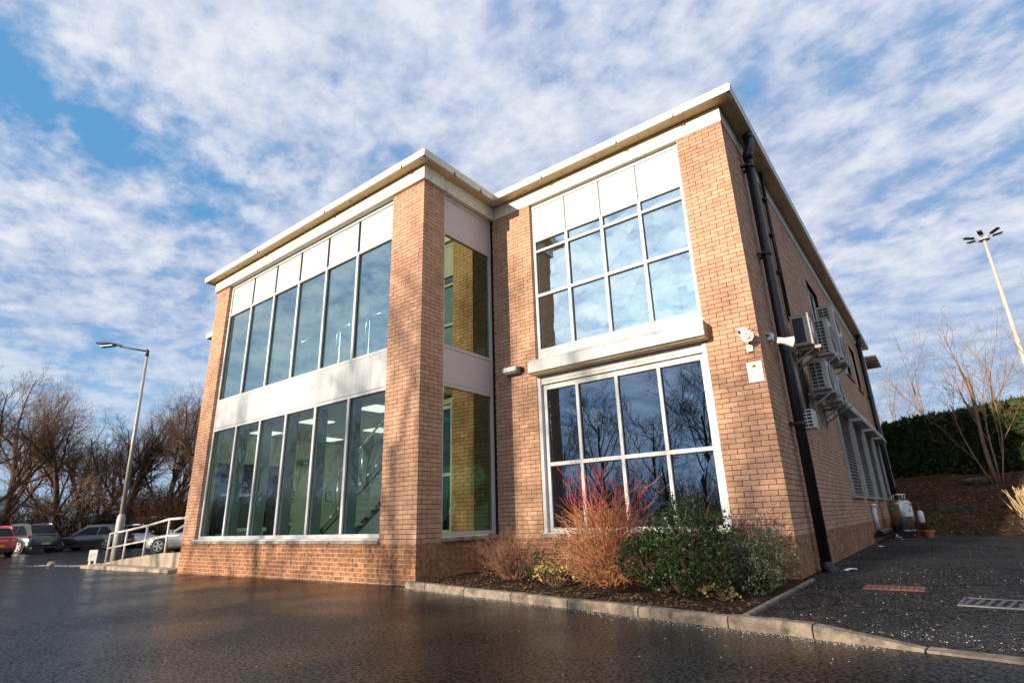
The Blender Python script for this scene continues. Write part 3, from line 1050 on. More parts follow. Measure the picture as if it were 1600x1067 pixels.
pts = [(W2 + 0.14, 10.9 + i * 0.06, 0.30 + 0.012 * math.sin(i * 0.6)) for i in range(58)]
cd.tube(pts, [0.085 + 0.012 * (i % 2) for i in range(58)], 10)
cd.build('corrugated_duct', M['pipe'], bld)

# low rear wing seen past the far end: white end panel and thin eave
MB().box(W2 - 0.2, W2 + 0.06, YE + 0.02, YE + 0.55, 0.0, 7.2).build('end_panel', M['frame'], bld)
MB().box(W2 - 3, W2 + 0.48, YE + 0.75, YE + 3.2, 7.22, 7.30).build('rear_eave', M['cream'], bld)
for i in range(4):
    MB().box(W2 - 0.3, W2 + 0.44, YE + 0.9 + i * 0.6, YE + 0.95 + i * 0.6, 7.12, 7.218).build('eave_rafter', M['soffit'], bld)
MB().box(-9.0, -8.345, 0.12, 1.8, 6.05, 6.20).build('side_canopy', M['cream'], bld)

# ---- inside
MB().box(-8.2, -0.26, 0.23, 4.75, 0.50, 0.60).build('interior_floor', M['infloor'], bld)
MB().box(-8.2, -0.26, 0.23, 4.75, 3.32, 3.98).build('ceiling', M['ceil'], bld)
MB().box(-8.2, -0.26, 0.23, 4.75, 6.60, 6.66).build('ceiling', M['ceil'], bld)
MB().box(-8.2, -8.18, 0.23, 4.75, 0.6, 6.6).build('interior_wall', M['inwall'], bld)
MB().box(-8.18, -0.26, 4.75, 4.85, 0.6, 6.6).build('interior_wall', M['inwhite'], bld)
MB().box(-0.26, -0.24, D + 0.01, 4.75, 0.6, 6.6).build('interior_wall', M['inwhite'], bld)
# grid lines of the ceiling tiles
tg = MB()
for i in range(13):
    tg.box(-8.1 + i * 0.6, -8.088 + i * 0.6, 0.23, 4.75, 6.592, 6.599)
for i in range(8):
    tg.box(-8.18, -0.26, 0.4 + i * 0.6, 0.412 + i * 0.6, 6.590, 6.597)
tg.build('ceiling_grid', M['inkgrey'], bld)
for a, b in ((-3.0, -2.4), (-5.3, -4.7), (-7.6, -7.0)):  # one dim fixture is known; the others and the glow brighten the lobby
    MB().box(a, b, 2.9, 3.5, 3.295, 3.318).build('ceiling_fill_light', M['lit'], bld)
    MB().box(a, b, 1.0, 1.6, 3.295, 3.318).build('ceiling_fill_light', M['lit'], bld)
# right wing rooms
MB().box(-0.23, W2 - 0.25, D + 0.26, 8.0, 3.40, 3.75).build('interior_floor', M['infloor'], bld)
MB().box(-0.23, W2 - 0.25, D + 0.26, 8.0, 6.62, 6.68).build('ceiling', M['ceil'], bld)
MB().box(-0.23, W2 - 0.25, D + 0.26, 8.0, 0.45, 0.52).build('interior_floor', M['infloor'], bld)
MB().box(-0.23, W2 - 0.25, 4.6, 4.7, 3.75, 6.62).build('interior_wall', M['graypanel'], bld)
MB().box(-0.23, W2 - 0.25, 5.2, 5.3, 0.52, 3.40).build('interior_wall', M['dark'], bld)
# entrance door in the left wall of the lobby
dr = MB().box(-8.175, -8.10, 0.55, 0.63, 0.6, 2.55).box(-8.175, -8.10, 1.60, 1.68, 0.6, 2.55).box(-8.175, -8.10, 0.63, 1.60, 2.47, 2.55).build('entrance_door', M['stair'], bld)
MB().box(-8.17, -8.15, 0.63, 1.60, 0.6, 2.47).build('door_glass', M['doorglass'], dr)
MB().box(-8.148, -8.12, 1.13, 1.19, 0.62, 2.3).box(-8.148, -8.12, 0.70, 1.13, 1.72, 1.79).box(-8.148, -8.12, 1.19, 1.55, 1.72, 1.79).box(-8.148, -8.12, 0.70, 1.55, 0.64, 0.80).build('door_bars', M['inwhite'], dr)
MB().box(-8.175, -8.05, 1.76, 1.88, 0.6, 2.3).build('door_post', M['straw'], bld)
MB().box(-8.175, -8.08, 1.95, 2.25, 0.6, 2.55).build('door_jamb', M['stair'], bld)
# ------------------------------------------------------------------ ground
def grid_mesh(name, m, x0, x1, y0, y1, nx, ny, zf, smooth=True):
    mb = MB()
    for j in range(ny + 1):
        for i in range(nx + 1):
            x, y = x0 + (x1 - x0) * i / nx, y0 + (y1 - y0) * j / ny
            mb.v.append((x, y, zf(x, y)))
    for j in range(ny):
        for i in range(nx):
            a = j * (nx + 1) + i
            mb.face(a, a + 1, a + nx + 2, a + nx + 1)
    return struct(mb.build(name, m, smooth=smooth))


def ground_z(x):
    return -0.0075 * min(16.0, max(0.0, -x)) if x < 0 else 0.0


gm = MB()
xs_ = [-600, -16, 0, 5.2, 600]
ys_ = [-600, 600]
for y in ys_:
    for x in xs_:
        gm.v.append((x, y, ground_z(x)))
for i in range(len(xs_) - 1):
    gm.face(i, i + 1, i + 1 + len(xs_), i + len(xs_))
struct(gm.build('road', M['road']))


def kline(x):
    """front (road side) line of the kerb"""
    return -0.25 - 0.172 * x


# raised side yard of asphalt, right of the planting bed
ym = MB()
yz = 0.082
pts = [(5.22, kline(5.22) + 0.14), (5.85, kline(5.85) + 0.14), (6.5, kline(6.5) + 0.10), (9, -1.72), (40, -6), (40, 15.2), (5.04, 15.2), (W2, D + 0.1), (5.22, 1.95)]
b0 = len(ym.v)
for x, y in pts:
    z = yz
    if abs(x - 6.5) < 0.01 or (x > 8 and y < 0):
        z = 0.012
    ym.v.append((x, y, z))
for x, y in pts:
    ym.v.append((x, y, -0.05))
# inner ring to hold the yard level while its front edge ramps down to the road
ym.v += [(5.9, 0.6, yz), (40, 0.6, yz)]
n_ = len(pts)
R1, R2 = 2 * n_, 2 * n_ + 1
ym.face(0, 1, R1, 8)
ym.face(1, 2, R1)
ym.face(2, 3, R1)
ym.face(3, 4, R2, R1)
ym.face(R1, R2, 5, 6)
ym.face(8, R1, 6, 7)
for i in range(n_):
    j = (i + 1) % n_
    ym.face(i, n_ + i, n_ + j, j)
struct(ym.build('side_yard', M['yard']))


# planting bed
def bedz(x, y):
    return 0.075 + 0.03 * mnoise.noise(Vector((x * 1.7, y * 1.7, 3))) + 0.02 * mnoise.noise(Vector((x * 6, y * 6, 1)))


bm_ = MB()
nx, ny = 52, 24
for j in range(ny + 1):
    for i in range(nx + 1):
        x = 0.004 + 5.14 * i / nx
        ya, yb = kline(x) + 0.13, (D - 0.004)
        y = ya + (yb - ya) * j / ny
        bm_.v.append((x, y, bedz(x, y)))
for j in range(ny):
    for i in range(nx):
        a = j * (nx + 1) + i
        bm_.face(a, a + 1, a + nx + 2, a + nx + 1)
struct(bm_.build('planting_bed', M['soil'], smooth=True))

# kerb: separate stones, chamfered, the last one dropping to the road
kerb = bpy.data.objects.new('kerb', None)
col.objects.link(kerb)
struct(kerb)
u = Vector((1, -0.172, 0)).normalized()
nrm = Vector((0.172, 1, 0)).normalized()
p0 = Vector((0.06, kline(0.06), 0))
edges_ = [0.0, 0.52, 1.43, 2.34, 3.25, 4.16, 5.07, 5.75, 6.45]
for i in range(len(edges_) - 1):
    a, b = p0 + u * (edges_[i] + 0.006), p0 + u * (edges_[i + 1] - 0.006)
    dz = rng.uniform(-0.006, 0.006)
    ha, hb = 0.094 + dz, 0.094 + dz + rng.uniform(-0.003, 0.003)
    if i == 7:
        ha, hb = 0.092, 0.018
    w = 0.115
    mb = MB()
    segs = 7
    rings = []
    for s_ in range(segs + 1):
        t = s_ / segs
        p = a.lerp(b, t)
        h = ha + (hb - ha) * t + rng.uniform(-0.003, 0.003)
        r = [p + Vector((0, 0, -0.06)), p + nrm * rng.uniform(-0.002, 0.004) + Vector((0, 0, max(h - 0.03, 0.001))),
             p + nrm * 0.022 + Vector((0, 0, h)), p + nrm * w + Vector((0, 0, h + rng.uniform(-0.002, 0.002))), p + nrm * w + Vector((0, 0, -0.06))]
        rings.append(len(mb.v))
        mb.v += [tuple(q) for q in r]
    for s_ in range(segs):
        for k in range(4):
            mb.face(rings[s_] + k, rings[s_ + 1] + k, rings[s_ + 1] + k + 1, rings[s_] + k + 1)
    mb.face(*[rings[0] + k for k in range(5)])
    mb.face(*[rings[-1] + k for k in reversed(range(5))])
    mb.build('kerb_stone', M['kerb'], kerb)
# flush channel running on to the right
for i in range(6):
    a, b = p0 + u * (6.46 + i * 0.92), p0 + u * (6.46 + i * 0.92 + 0.91)
    MB().hexa([a - Vector((0, 0, .06)), b - Vector((0, 0, .06)), b + nrm * 0.12 - Vector((0, 0, .06)), a + nrm * 0.12 - Vector((0, 0, .06)),
               a + Vector((0, 0, .016)), b + Vector((0, 0, .016)), b + nrm * 0.12 + Vector((0, 0, .02)), a + nrm * 0.12 + Vector((0, 0, .02))]).build('kerb_stone', M['kerb'], kerb)
for i in range(3):
    y0 = kline(5.2) + 0.15 + i * 1.0
    MB().box(5.15, 5.20, y0, min(y0 + 0.99, 2.0), -0.05, 0.098).build('edging_stone', M['kerb'], kerb)


# bank at the far end of the yard
def bank_z(x, y):
    t = (y - 14.5) / 8.6
    z = 0.06 + 2.05 * max(0.0, min(1.0, t)) ** 1.05
    if y > 23.2:
        z += (y - 23.2) * 0.05
    f = min(1, max(0, t * 4))
    return z + f * (0.12 * mnoise.noise(Vector((x * 0.55, y * 0.55, 0))) + 0.05 * mnoise.noise(Vector((x * 2.1, y * 2.1, 5)))) - 0.03


grid_mesh('bank', M['bank'], 4.2, 46, 14.45, 30, 120, 60, bank_z)

# scattered bits on the tarmac: leaf crumbs and grit
gr = MB()
r2 = random.Random(11)


def grit(x, y, z, s):
    a = r2.uniform(0, 6.28)
    c, d = math.cos(a) * s, math.sin(a) * s
    gr.v += [(x + c, y + d, z), (x - d * 0.7, y + c * 0.7, z), (x - c, y - d, z + 0.001), (x, y, z + s * 0.6)]
    n = len(gr.v) - 4
    gr.face(n, n + 1, n + 3)
    gr.face(n + 1, n + 2, n + 3)
    gr.face(n + 2, n, n + 3)


for _ in range(2600):
    x = 5.25 + abs(r2.gauss(0, 2.2))
    y = r2.uniform(-1.0, 14.3) if r2.random() < 0.62 else r2.uniform(-1.0, 4)
    if y < 0.6 and x > 5.9:
        z = yz - 0.06
        t = (0.6 - y) / 2.2
        z = yz - 0.07 * max(0, t) * min(1, (x - 5.6))
    else:
        z = yz
    if r2.random() < 0.4:
        if r2.random() < 0.5:
            x = W2 + 0.06 + abs(r2.gauss(0, 0.10))
            y = r2.uniform(2.2, 14)
        else:
            x = r2.uniform(5.3, 7.6)
            y = kline(x) + 0.2 + abs(r2.gauss(0, 0.3))
        z = yz - 0.004 - (0.06 * (0.6 - y) / 2.2 * min(1, max(0, x - 5.6)) if y < 0.6 else -0.004)
    if y < kline(x) + 0.2:
        continue
    grit(x, y, z, r2.choice((0.002, 0.0025, 0.003, 0.003, 0.004, 0.005, 0.008)))
for _ in range(1500):
    x = r2.uniform(0, 6.2)
    grit(x, kline(x) - abs(r2.gauss(0, 0.07)) - 0.01, 0.001, r2.uniform(0.002, 0.007))
for _ in range(700):
    x = r2.uniform(-8.4, 0)
    grit(x, -abs(r2.gauss(0, 0.06)) - 0.02, ground_z(x), r2.uniform(0.003, 0.008))
for _ in range(900):
    x, y = r2.uniform(-16, 8), -abs(r2.gauss(0, 2.2)) - 0.3
    if y < kline(max(x, 0)) - 0.02:
        grit(x, y, ground_z(x), r2.uniform(0.002, 0.006))
for _ in range(1500):
    x = r2.uniform(-19, -13.5)
    grit(x, 0.75 + (x + 14) * 0.19 + r2.gauss(0, 0.14), ground_z(x) + 0.004, r2.uniform(0.006, 0.022))
o = gr.build('scattered_grit', M['grit'])
o['kind'] = 'stuff'

# dead leaves on the bed and on the bank
dl = MB()


def flat_leaf(mb, p, s, tilt=0.5):
    a = r2.uniform(0, 6.28)
    d = Vector((math.cos(a), math.sin(a), r2.uniform(-tilt, tilt))).normalized()
    e = Vector((-math.sin(a), math.cos(a), r2.uniform(-tilt, tilt))).normalized()
    p = Vector(p)
    mb.t = r2.random()
    mb.quad(p - d * s, p + e * s * 0.5, p + d * s, p - e * s * 0.5)


for _ in range(2600):
    x = r2.uniform(0.05, 5.1)
    y = kline(x) + 0.15 + abs(r2.gauss(0, 0.5))
    if y < D - 0.05:
        flat_leaf(dl, (x, y, bedz(x, y) + 0.012), r2.uniform(0.008, 0.028))
for _ in range(7000):
    x, y = r2.uniform(5, 13), r2.uniform(14.6, 23.6)
    flat_leaf(dl, (x, y, bank_z(x, y) + 0.02), r2.uniform(0.02, 0.07))
o = dl.build('fallen_leaves', M['deadleaf'])
o['kind'] = 'stuff'

# iron covers in the yard
cv_ = thing('drain_cover', 'rusty brown iron drain cover set in the dark side yard', 'drain cover', (6.07, 1.47, yz))
mb = MB()
mb.box(-0.28, 0.28, -0.21, 0.21, -0.03, 0.005)
mb.build('cover_plate', M['rust'], cv_, bevel=0.002)
for i in range(9):
    MB().box(-0.25 + i * 0.056, -0.215 + i * 0.056, -0.17, 0.17, 0.0052, 0.010).build('tread_bar', M['rust'], cv_)
gt = thing('drain_grate', 'pale steel drain grate with slanted slots at the right edge of the yard', 'drain grate', (7.0, 0.62, yz - 0.012))
gt.rotation_euler = (0, 0, -0.1)
mb = MB()
for y in (-0.27, 0.25):
    mb.box(-0.36, 0.36, y, y + 0.03, -0.03, 0.016)
for x in (-0.36, 0.33):
    mb.box(x, x + 0.03, -0.24, 0.25, -0.03, 0.016)
mb.build('frame', M['grate'], gt)
MB().box(-0.33, 0.33, -0.24, 0.25, -0.03, 0.003).build('sump', M['black'], gt)
for i in range(9):
    x = -0.33 + i * 0.075
    MB().hexa([(x, -0.24, 0.003), (x + 0.032, -0.24, 0.003), (x + 0.07, 0.25, 0.003), (x + 0.038, 0.25, 0.003),
               (x, -0.24, 0.014), (x + 0.032, -0.24, 0.014), (x + 0.07, 0.25, 0.014), (x + 0.038, 0.25, 0.014)]).build('bar', M['grate'], gt)


# ------------------------------------------------------------------ air conditioning, cameras and signs on the building
def ac_unit(label, x, y, z, d, h, w, style, fans=1):
    """d depth out from the wall (x), w width along the wall (y); the narrow end faces the viewer (-y)"""
    t = thing('air_conditioner', label, 'air conditioner', (x, y, z), group='air conditioning units on the side wall')
    body = MB().box(0, d, 0, w, 0, h).build('casing', M['acbody'], t, bevel=0.018)
    MB().box(-0.008, d + 0.008, -0.008, w + 0.008, h - 0.004, h + 0.012).build('lid', M['acbody'], t, bevel=0.005)
    if style == 'coil':
        MB().box(0.035, d * 0.68, -0.006, 0.004, 0.05, h - 0.045).build('coil', M['acgrill'], t)
        mb = MB()
        for a, b, c, e in ((0.02, 0.035, 0.03, h - 0.03), (d * 0.68, d * 0.68 + 0.02, 0.03, h - 0.03), (0.035, d * 0.68, 0.03, 0.05), (0.035, d * 0.68, h - 0.045, h - 0.03)):
            mb.box(a, b, -0.010, 0.002, c, e)
        mb.build('coil_frame', M['acbody'], t)
    else:
        cols_ = 2
        rows_ = max(5, int(h / 0.075))
        x0, x1 = 0.03, d * (0.74 if style == 'grid' else 0.6)
        MB().box(x0, x1, -0.003, 0.004, 0.04, h - 0.04).build('coil', M['acgrill'], t)
        mb = MB()
        for r in range(rows_ + 1):
            zz_ = 0.04 + (h - 0.08) * r / rows_
            mb.box(x0 - 0.01, x1 + 0.01, -0.014, -0.0035, zz_ - 0.007, zz_ + 0.007)
        for c in range(cols_ + 1):
            xx = x0 + (x1 - x0) * c / cols_
            mb.box(xx - 0.007, xx + 0.007, -0.020, -0.0142, 0.035, h - 0.035)
        mb.build('end_grille', M['acbody'], t)
    for f in range(fans):
        cz = h * (f + 0.5) / fans
        r = min(w * 0.36, h / fans * 0.42)
        cy = w * 0.42
        g = MB().lathe([(r, 0), (r, 0.012)], (d - 0.004, cy, cz), 'x', 28).build('fan_opening', M['acgrill'], t)
        mb = MB()
        for k in range(4):
            rr = r * (k + 1) / 4
            ring = [(d + 0.018, cy + rr * math.cos(a * math.pi / 10), cz + rr * math.sin(a * math.pi / 10)) for a in range(21)]
            mb.tube(ring, 0.004, 4, False)
        for a in range(8):
            mb.bar((d + 0.018, cy, cz), (d + 0.018, cy + r * math.cos(a * math.pi / 4), cz + r * math.sin(a * math.pi / 4)), 0.006, 0.006)
        mb.build('fan_guard', M['acbody'], t)
    for yy in (w * 0.16, w * 0.84):
        xw = W2 - x
        mb = MB().bar((xw, yy, -0.035), (d + 0.09, yy, -0.035), 0.04, 0.05)
        mb.bar((xw + 0.015, yy, -0.32), (d * 0.85, yy, -0.065), 0.025, 0.03)
        mb.bar((xw + 0.012, yy, -0.40), (xw + 0.012, yy, 0.05), 0.04, 0.02)
        mb.build('bracket', M['bracket'] if style == 'coil' else M['steel'], t)
    return t


ac_unit('cream air conditioner with a black coil end nearest the drainpipe, upper row', W2 + 0.12, 4.1, 3.66, 0.31, 0.56, 0.62, 'coil')
ac_unit('cream air conditioner with louvred end between the black coil unit and the tall unit', W2 + 0.12, 6.9, 4.10, 0.30, 0.82, 0.85, 'grid')
ac_unit('tall cream air conditioner with two fans, highest on the side wall', W2 + 0.13, 7.95, 4.22, 0.34, 1.30, 0.95, 'grid', 2)
ac_unit('cream air conditioner with two column grille, front one of the lower row', W2 + 0.14, 4.9, 3.0, 0.31, 0.55, 0.85, 'grid')
ac_unit('cream air conditioner half hidden behind the front unit of the lower row', W2 + 0.14, 6.15, 2.95, 0.31, 0.55, 0.8, 'grid')

vb = thing('vent_box', 'white louvred vent box on the side wall below the air conditioners', 'vent', (W2 + 0.02, 4.0, 2.23))
MB().box(0.0, 0.18, 0.012, 0.38, 0, 0.31).build('casing', M['white'], vb, bevel=0.01)
MB().box(0.02, 0.165, 0.006, 0.011, 0.02, 0.29).build('opening', M['acgrill'], vb)
mb = MB()
for i in range(6):
    mb.box(0.0, 0.18, -0.008, 0.0055, 0.0 + i * 0.058, 0.02 + i * 0.058)
for i in range(3):
    mb.box(0.005 + i * 0.08, 0.017 + i * 0.08, -0.012, -0.0085, 0.0, 0.31)
mb.build('louvre', M['white'], vb)
mb = MB()
for i in range(6):
    mb.box(0.181, 0.19, 0.02, 0.37, 0.01 + i * 0.055, 0.03 + i * 0.055)
mb.build('louvre', M['white'], vb)

# cameras and sounder on the corner
dc = thing('dome_camera', 'white dome security camera on the front of the corner pier', 'security camera', (4.83, D, 3.49))
MB().lathe([(0.072, 0), (0.078, -0.02), (0.074, -0.045), (0.06, -0.05)], (0, 0, 0), 'y', 24).build('base', M['white'], dc, smooth=True)
MB().lathe([(0.058, -0.045), (0.058, -0.075), (0.048, -0.105), (0.028, -0.125), (0.006, -0.13)], (0, 0, 0), 'y', 24).build('ball', M['white'], dc, smooth=True)
MB().lathe([(0.026, -0.10), (0.026, -0.122), (0.018, -0.136)], (-0.025, 0, -0.012), 'y', 16).build('lens', M['black'], dc, smooth=True)


def horn(mb_body, mb_bell, o, d):
    pass


hs = thing('horn_loudspeaker', 'white round horn loudspeaker facing front beside the dome camera', 'loudspeaker', (4.925, D, 3.365))
MB().lathe([(0.03, 0), (0.035, -0.05), (0.05, -0.09), (0.05, -0.10)], (0, 0, 0.055), 'y', 20).build('mount', M['white'], hs, smooth=True)
MB().lathe([(0.035, -0.06), (0.045, -0.10), (0.06, -0.15), (0.082, -0.19), (0.088, -0.195), (0.080, -0.192), (0.055, -0.155), (0.03, -0.13)], (0, 0, 0), 'y', 24).build('bell', M['white'], hs, smooth=True)
MB().lathe([(0.052, -0.140), (0.05, -0.158)], (0, 0, 0), 'y', 20).build('throat', M['black'], hs)
MB().lathe([(0.026, -0.15), (0.026, -0.175), (0.016, -0.19)], (0, 0, 0), 'y', 16).build('centre_cone', M['white'], hs, smooth=True)
jb = thing('junction_box', 'small pale junction box under the horn loudspeaker', 'junction box', (4.893, D, 3.225))
MB().box(-0.045, 0.045, -0.05, 0, -0.055, 0.055).build('case', M['white'], jb, bevel=0.006)
MB().box(-0.03, 0.03, -0.053, -0.0505, 0.0, 0.012).box(-0.03, 0.03, -0.053, -0.0505, 0.02, 0.028).build('print', M['ink'], jb)
MB().tube([(0, -0.02, 0.056), (0.01, -0.02, 0.09)], 0.014, 8).build('gland', M['black'], jb)
h2 = thing('horn_loudspeaker', 'white horn loudspeaker on a wall box round the corner on the side wall, pointing right', 'loudspeaker', (W2, 2.62, 3.50))
MB().box(0.0, 0.09, -0.06, 0.06, -0.06, 0.06).build('wall_box', M['white'], h2, bevel=0.008)
MB().bar((0.09, 0, -0.02), (0.16, 0.02, -0.07), 0.03, 0.03).bar((0, -0.10, 0.02), (0.05, -0.03, 0.02), 0.03, 0.03).build('bracket', M['black'], h2)
hm = MB().lathe([(0.045, 0), (0.05, 0.02), (0.05, 0.10), (0.06, 0.13), (0.085, 0.22), (0.088, 0.225), (0.07, 0.20), (0.03, 0.15)], (0, 0, 0), 'x', 22)
rot = Matrix.Rotation(math.radians(25), 4, 'Z') @ Matrix.Rotation(math.radians(12), 4, 'Y')
hm.v = [tuple(rot @ Vector(p) + Vector((0.13, 0.0, -0.07))) for p in hm.v]
hm.build('bell', M['white'], h2, smooth=True)
cb = MB().tube([(4.87, D - 0.01, 3.46), (4.98, D - 0.01, 3.50), (W2 + 0.005, D - 0.005, 3.47)], 0.006, 6)
tag(cb.build('camera_cable', M['black']), 'thin black cable running from the dome camera to the corner', 'cable')

sg = thing('warning_sign', 'white notice with an orange triangle on the brick corner pier', 'sign', (4.905, D - 0.004, 2.87))
MB().box(-0.105, 0.105, -0.004, 0, -0.149, 0.149).build('board', M['white'], sg)
tm = MB()
tm.v += [(-0.045, -0.0046, 0.065), (0.045, -0.0046, 0.065), (0, -0.0046, 0.125)]
tm.face(0, 1, 2)
tm.build('warning_triangle', M['orange'], sg)
tm = MB()
tm.v += [(-0.02, -0.0052, 0.072), (0.022, -0.0052, 0.072), (0.015, -0.0052, 0.088), (-0.004, -0.0052, 0.098), (-0.018, -0.0052, 0.086)]
tm.face(0, 1, 2, 3, 4)
tm.build('camera_symbol', M['ink'], sg)
pm = MB()
r3 = random.Random(3)
for i, (z, w) in enumerate(((0.045, 0.07), (0.030, 0.075), (0.015, 0.06), (0.0, 0.075), (-0.015, 0.055), (-0.05, 0.08), (-0.065, 0.07), (-0.10, 0.05))):
    x = -w
    while x < w - 0.01:
        l_ = r3.uniform(0.008, 0.03)
        pm.quad((x, -0.0047, z - 0.003), (min(x + l_, w), -0.0047, z - 0.003), (min(x + l_, w), -0.0047, z + 0.003), (x, -0.0047, z + 0.003))
        x += l_ + 0.006
pm.build('print', M['inkgrey'], sg)

fl = thing('wall_light', 'silver box floodlight on the shaded brick beside the inner corner', 'wall light', (0.50, D, 3.70))
mb = MB()
mb.hexa([(-0.17, -0.20, -0.05), (0.17, -0.20, -0.05), (0.17, -0.02, -0.07), (-0.17, -0.02, -0.07),
         (-0.17, -0.19, 0.05), (0.17, -0.19, 0.05), (0.17, -0.02, 0.06), (-0.17, -0.02, 0.06)])
mb.build('housing', M['frame'], fl, bevel=0.01)
MB().box(-0.15, 0.15, -0.17, -0.03, -0.078, -0.066).build('lens', M['inkgrey'], fl)
MB().box(-0.06, 0.06, -0.02, 0.0, -0.06, 0.06).box(0.171, 0.22, -0.12, 0.0, -0.055, 0.04).build('mount', M['ink'], fl)

# ------------------------------------------------------------------ cryogenic tank, pot and litter
tk = thing('gas_tank', 'stainless steel liquid gas tank on castors by the far end of the side wall', 'tank', (5.53, 14.2, yz))
pr = [(0.30, 0.16), (0.31, 0.18), (0.31, 0.92), (0.30, 0.97), (0.25, 1.02), (0.12, 1.05), (0.05, 1.05)]
o = MB().lathe(pr, (0, 0, 0), 'z', 36).build('body', M['tank'], tk)
for p in o.data.polygons:
    p.use_smooth = len(p.vertices) == 4
MB().lathe([(0.318, 0.915), (0.318, 0.94)], (0, 0, 0), 'z', 36).lathe([(0.318, 0.18), (0.318, 0.20)], (0, 0, 0), 'z', 36).build('band', M['chrome'], tk)
mb = MB()
for a in (0.6, 2.2, 3.9, 5.4):
    mb.tube([(0.20 * math.cos(a), 0.20 * math.sin(a), 1.0), (0.20 * math.cos(a), 0.20 * math.sin(a), 1.18)], 0.014, 8)
ring = [(0.20 * math.cos(a * math.pi / 10), 0.20 * math.sin(a * math.pi / 10), 1.19) for a in range(21)]
mb.tube(ring, 0.02, 8, False)
mb.build('guard_ring', M['chrome'], tk, smooth=True)
MB().tube([(0.03, 0, 1.04), (0.03, 0, 1.14)], 0.03, 10).tube([(0.03, 0, 1.12), (0.12, -0.03, 1.12)], 0.018, 8).tube([(-0.1, -0.05, 1.02), (-0.1, -0.05, 1.12)], 0.02, 8).build('valve', M['bracket'], tk)
MB().box(-0.27, 0.27, -0.27, 0.27, 0.10, 0.16).build('base_frame', M['black'], tk, bevel=0.01)
for a, b in ((-0.22, -0.22), (0.22, -0.22), (0.22, 0.22), (-0.22, 0.22)):
    MB().lathe([(0.05, -0.02), (0.05, 0.02)], (a, b, 0.05), 'x', 14).build('castor', M['white'] if a < 0 else M['red'], tk)


def curved_sheet(r, a0, a1, z0, z1, n=6):
    mb = MB()
    for i in range(n):
        p, q = a0 + (a1 - a0) * i / n, a0 + (a1 - a0) * (i + 1) / n
        mb.quad((r * math.cos(p), r * math.sin(p), z0), (r * math.cos(q), r * math.sin(q), z0), (r * math.cos(q), r * math.sin(q), z1), (r * math.cos(p), r * math.sin(p), z1))
    return mb


aC = math.atan2(CAM[1] - 14.2, CAM[0] - 5.53)
curved_sheet(0.314, aC + 0.28, aC + 1.12, 0.58, 0.86).build('notice', M['white'], tk)
# black downward arrow on the notice
mb = MB()


def on_cyl(a, z, r=0.3165):
    return (r * math.cos(a), r * math.sin(a), z)


for seq in ([(0.72, 0.855), (0.76, 0.855), (0.80, 0.78), (0.75, 0.78)], [(0.68, 0.73), (0.76, 0.79), (0.86, 0.73), (0.77, 0.675)]):
    n = len(mb.v)
    mb.v += [on_cyl(aC + a, z) for a, z in seq]
    mb.face(*range(n, n + len(seq)))
mb.build('arrow_symbol', M['ink'], tk)
mb = MB()
n = len(mb.v)
mb.v += [on_cyl(aC - 0.62 + a, 0.80 + z, 0.317) for a, z in ((0, -0.075), (0.24, 0), (0, 0.075), (-0.24, 0))]
mb.face(0, 1, 2, 3)
mb.build('green_diamond', M['green'], tk)
mb = MB()
mb.v += [on_cyl(aC - 0.62 + a, 0.80 + z, 0.3185) for a, z in ((-0.06, -0.012), (0.06, -0.012), (0.06, 0.022), (-0.06, 0.022))]
mb.face(0, 1, 2, 3)
mb.build('label_symbol', M['white'], tk)
for a, z in ((-0.12, 0.95), (0.66, 0.955)):
    curved_sheet(0.322, aC + a - 0.18, aC + a + 0.16, z - 0.03, z + 0.02).build('label', M['white'], tk)

cn = thing('plastic_container', 'white plastic container standing beside the steel tank', 'container', (5.98, 14.35, yz + 0.38))
MB().lathe([(0.05, 0.0), (0.075, 0.03), (0.08, 0.22), (0.06, 0.32), (0.03, 0.345)], (0, 0, 0), 'z', 18).build('body', M['white'], cn, smooth=True)
bx = thing('wooden_block', 'low brown block under the white plastic container', 'block', (5.98, 14.37, yz))
MB().box(-0.10, 0.10, -0.09, 0.09, 0, 0.378).build('block', M['bank'], bx, bevel=0.01)
pt = thing('plant_pot', 'terracotta plant pot standing empty at the foot of the bank', 'plant pot', (6.10, 13.75, yz))
MB().lathe([(0.085, 0), (0.125, 0.15), (0.145, 0.15), (0.15, 0.195), (0.13, 0.195), (0.12, 0.12)], (0, 0, 0), 'z', 26).build('pot', M['terra'], pt, smooth=False)
lt = [('crumpled white wrapper lying under the tank', M['white'], (5.36, 13.78, yz), 0.07), ('crumpled green wrapper lying between tank and plant pot', M['green'], (5.93, 13.95, yz), 0.07),
      ('crumpled brown wrapper lying beside the green one', M['terra'], (5.86, 13.9, yz), 0.05), ('pale scrap of paper on the yard in front of the tank', M['white'], (5.52, 12.6, yz), 0.05),
      ('pale torn strip lying by the foot of the drainpipe', M['white'], (5.42, 3.35, yz), 0.08), ('pale scrap lying on the yard near the wall', M['white'], (5.3, 9.2, yz), 0.06)]
for lab, m_, p, s_ in lt:
    mb = MB()
    r4 = random.Random(lab)
    g = [[(p[0] + (i / 3 - 0.5) * s_ * 2 + r4.uniform(-.2, .2) * s_, p[1] + (j / 3 - 0.5) * s_ + r4.uniform(-.2, .2) * s_, p[2] + 0.004 + r4.uniform(0, 0.4) * s_) for i in range(4)] for j in range(4)]
    for i in range(3):
        for j in range(3):
            mb.quad(g[j][i], g[j][i + 1], g[j + 1][i + 1], g[j + 1][i])
    tag(mb.build('litter', m_), lab, 'litter')

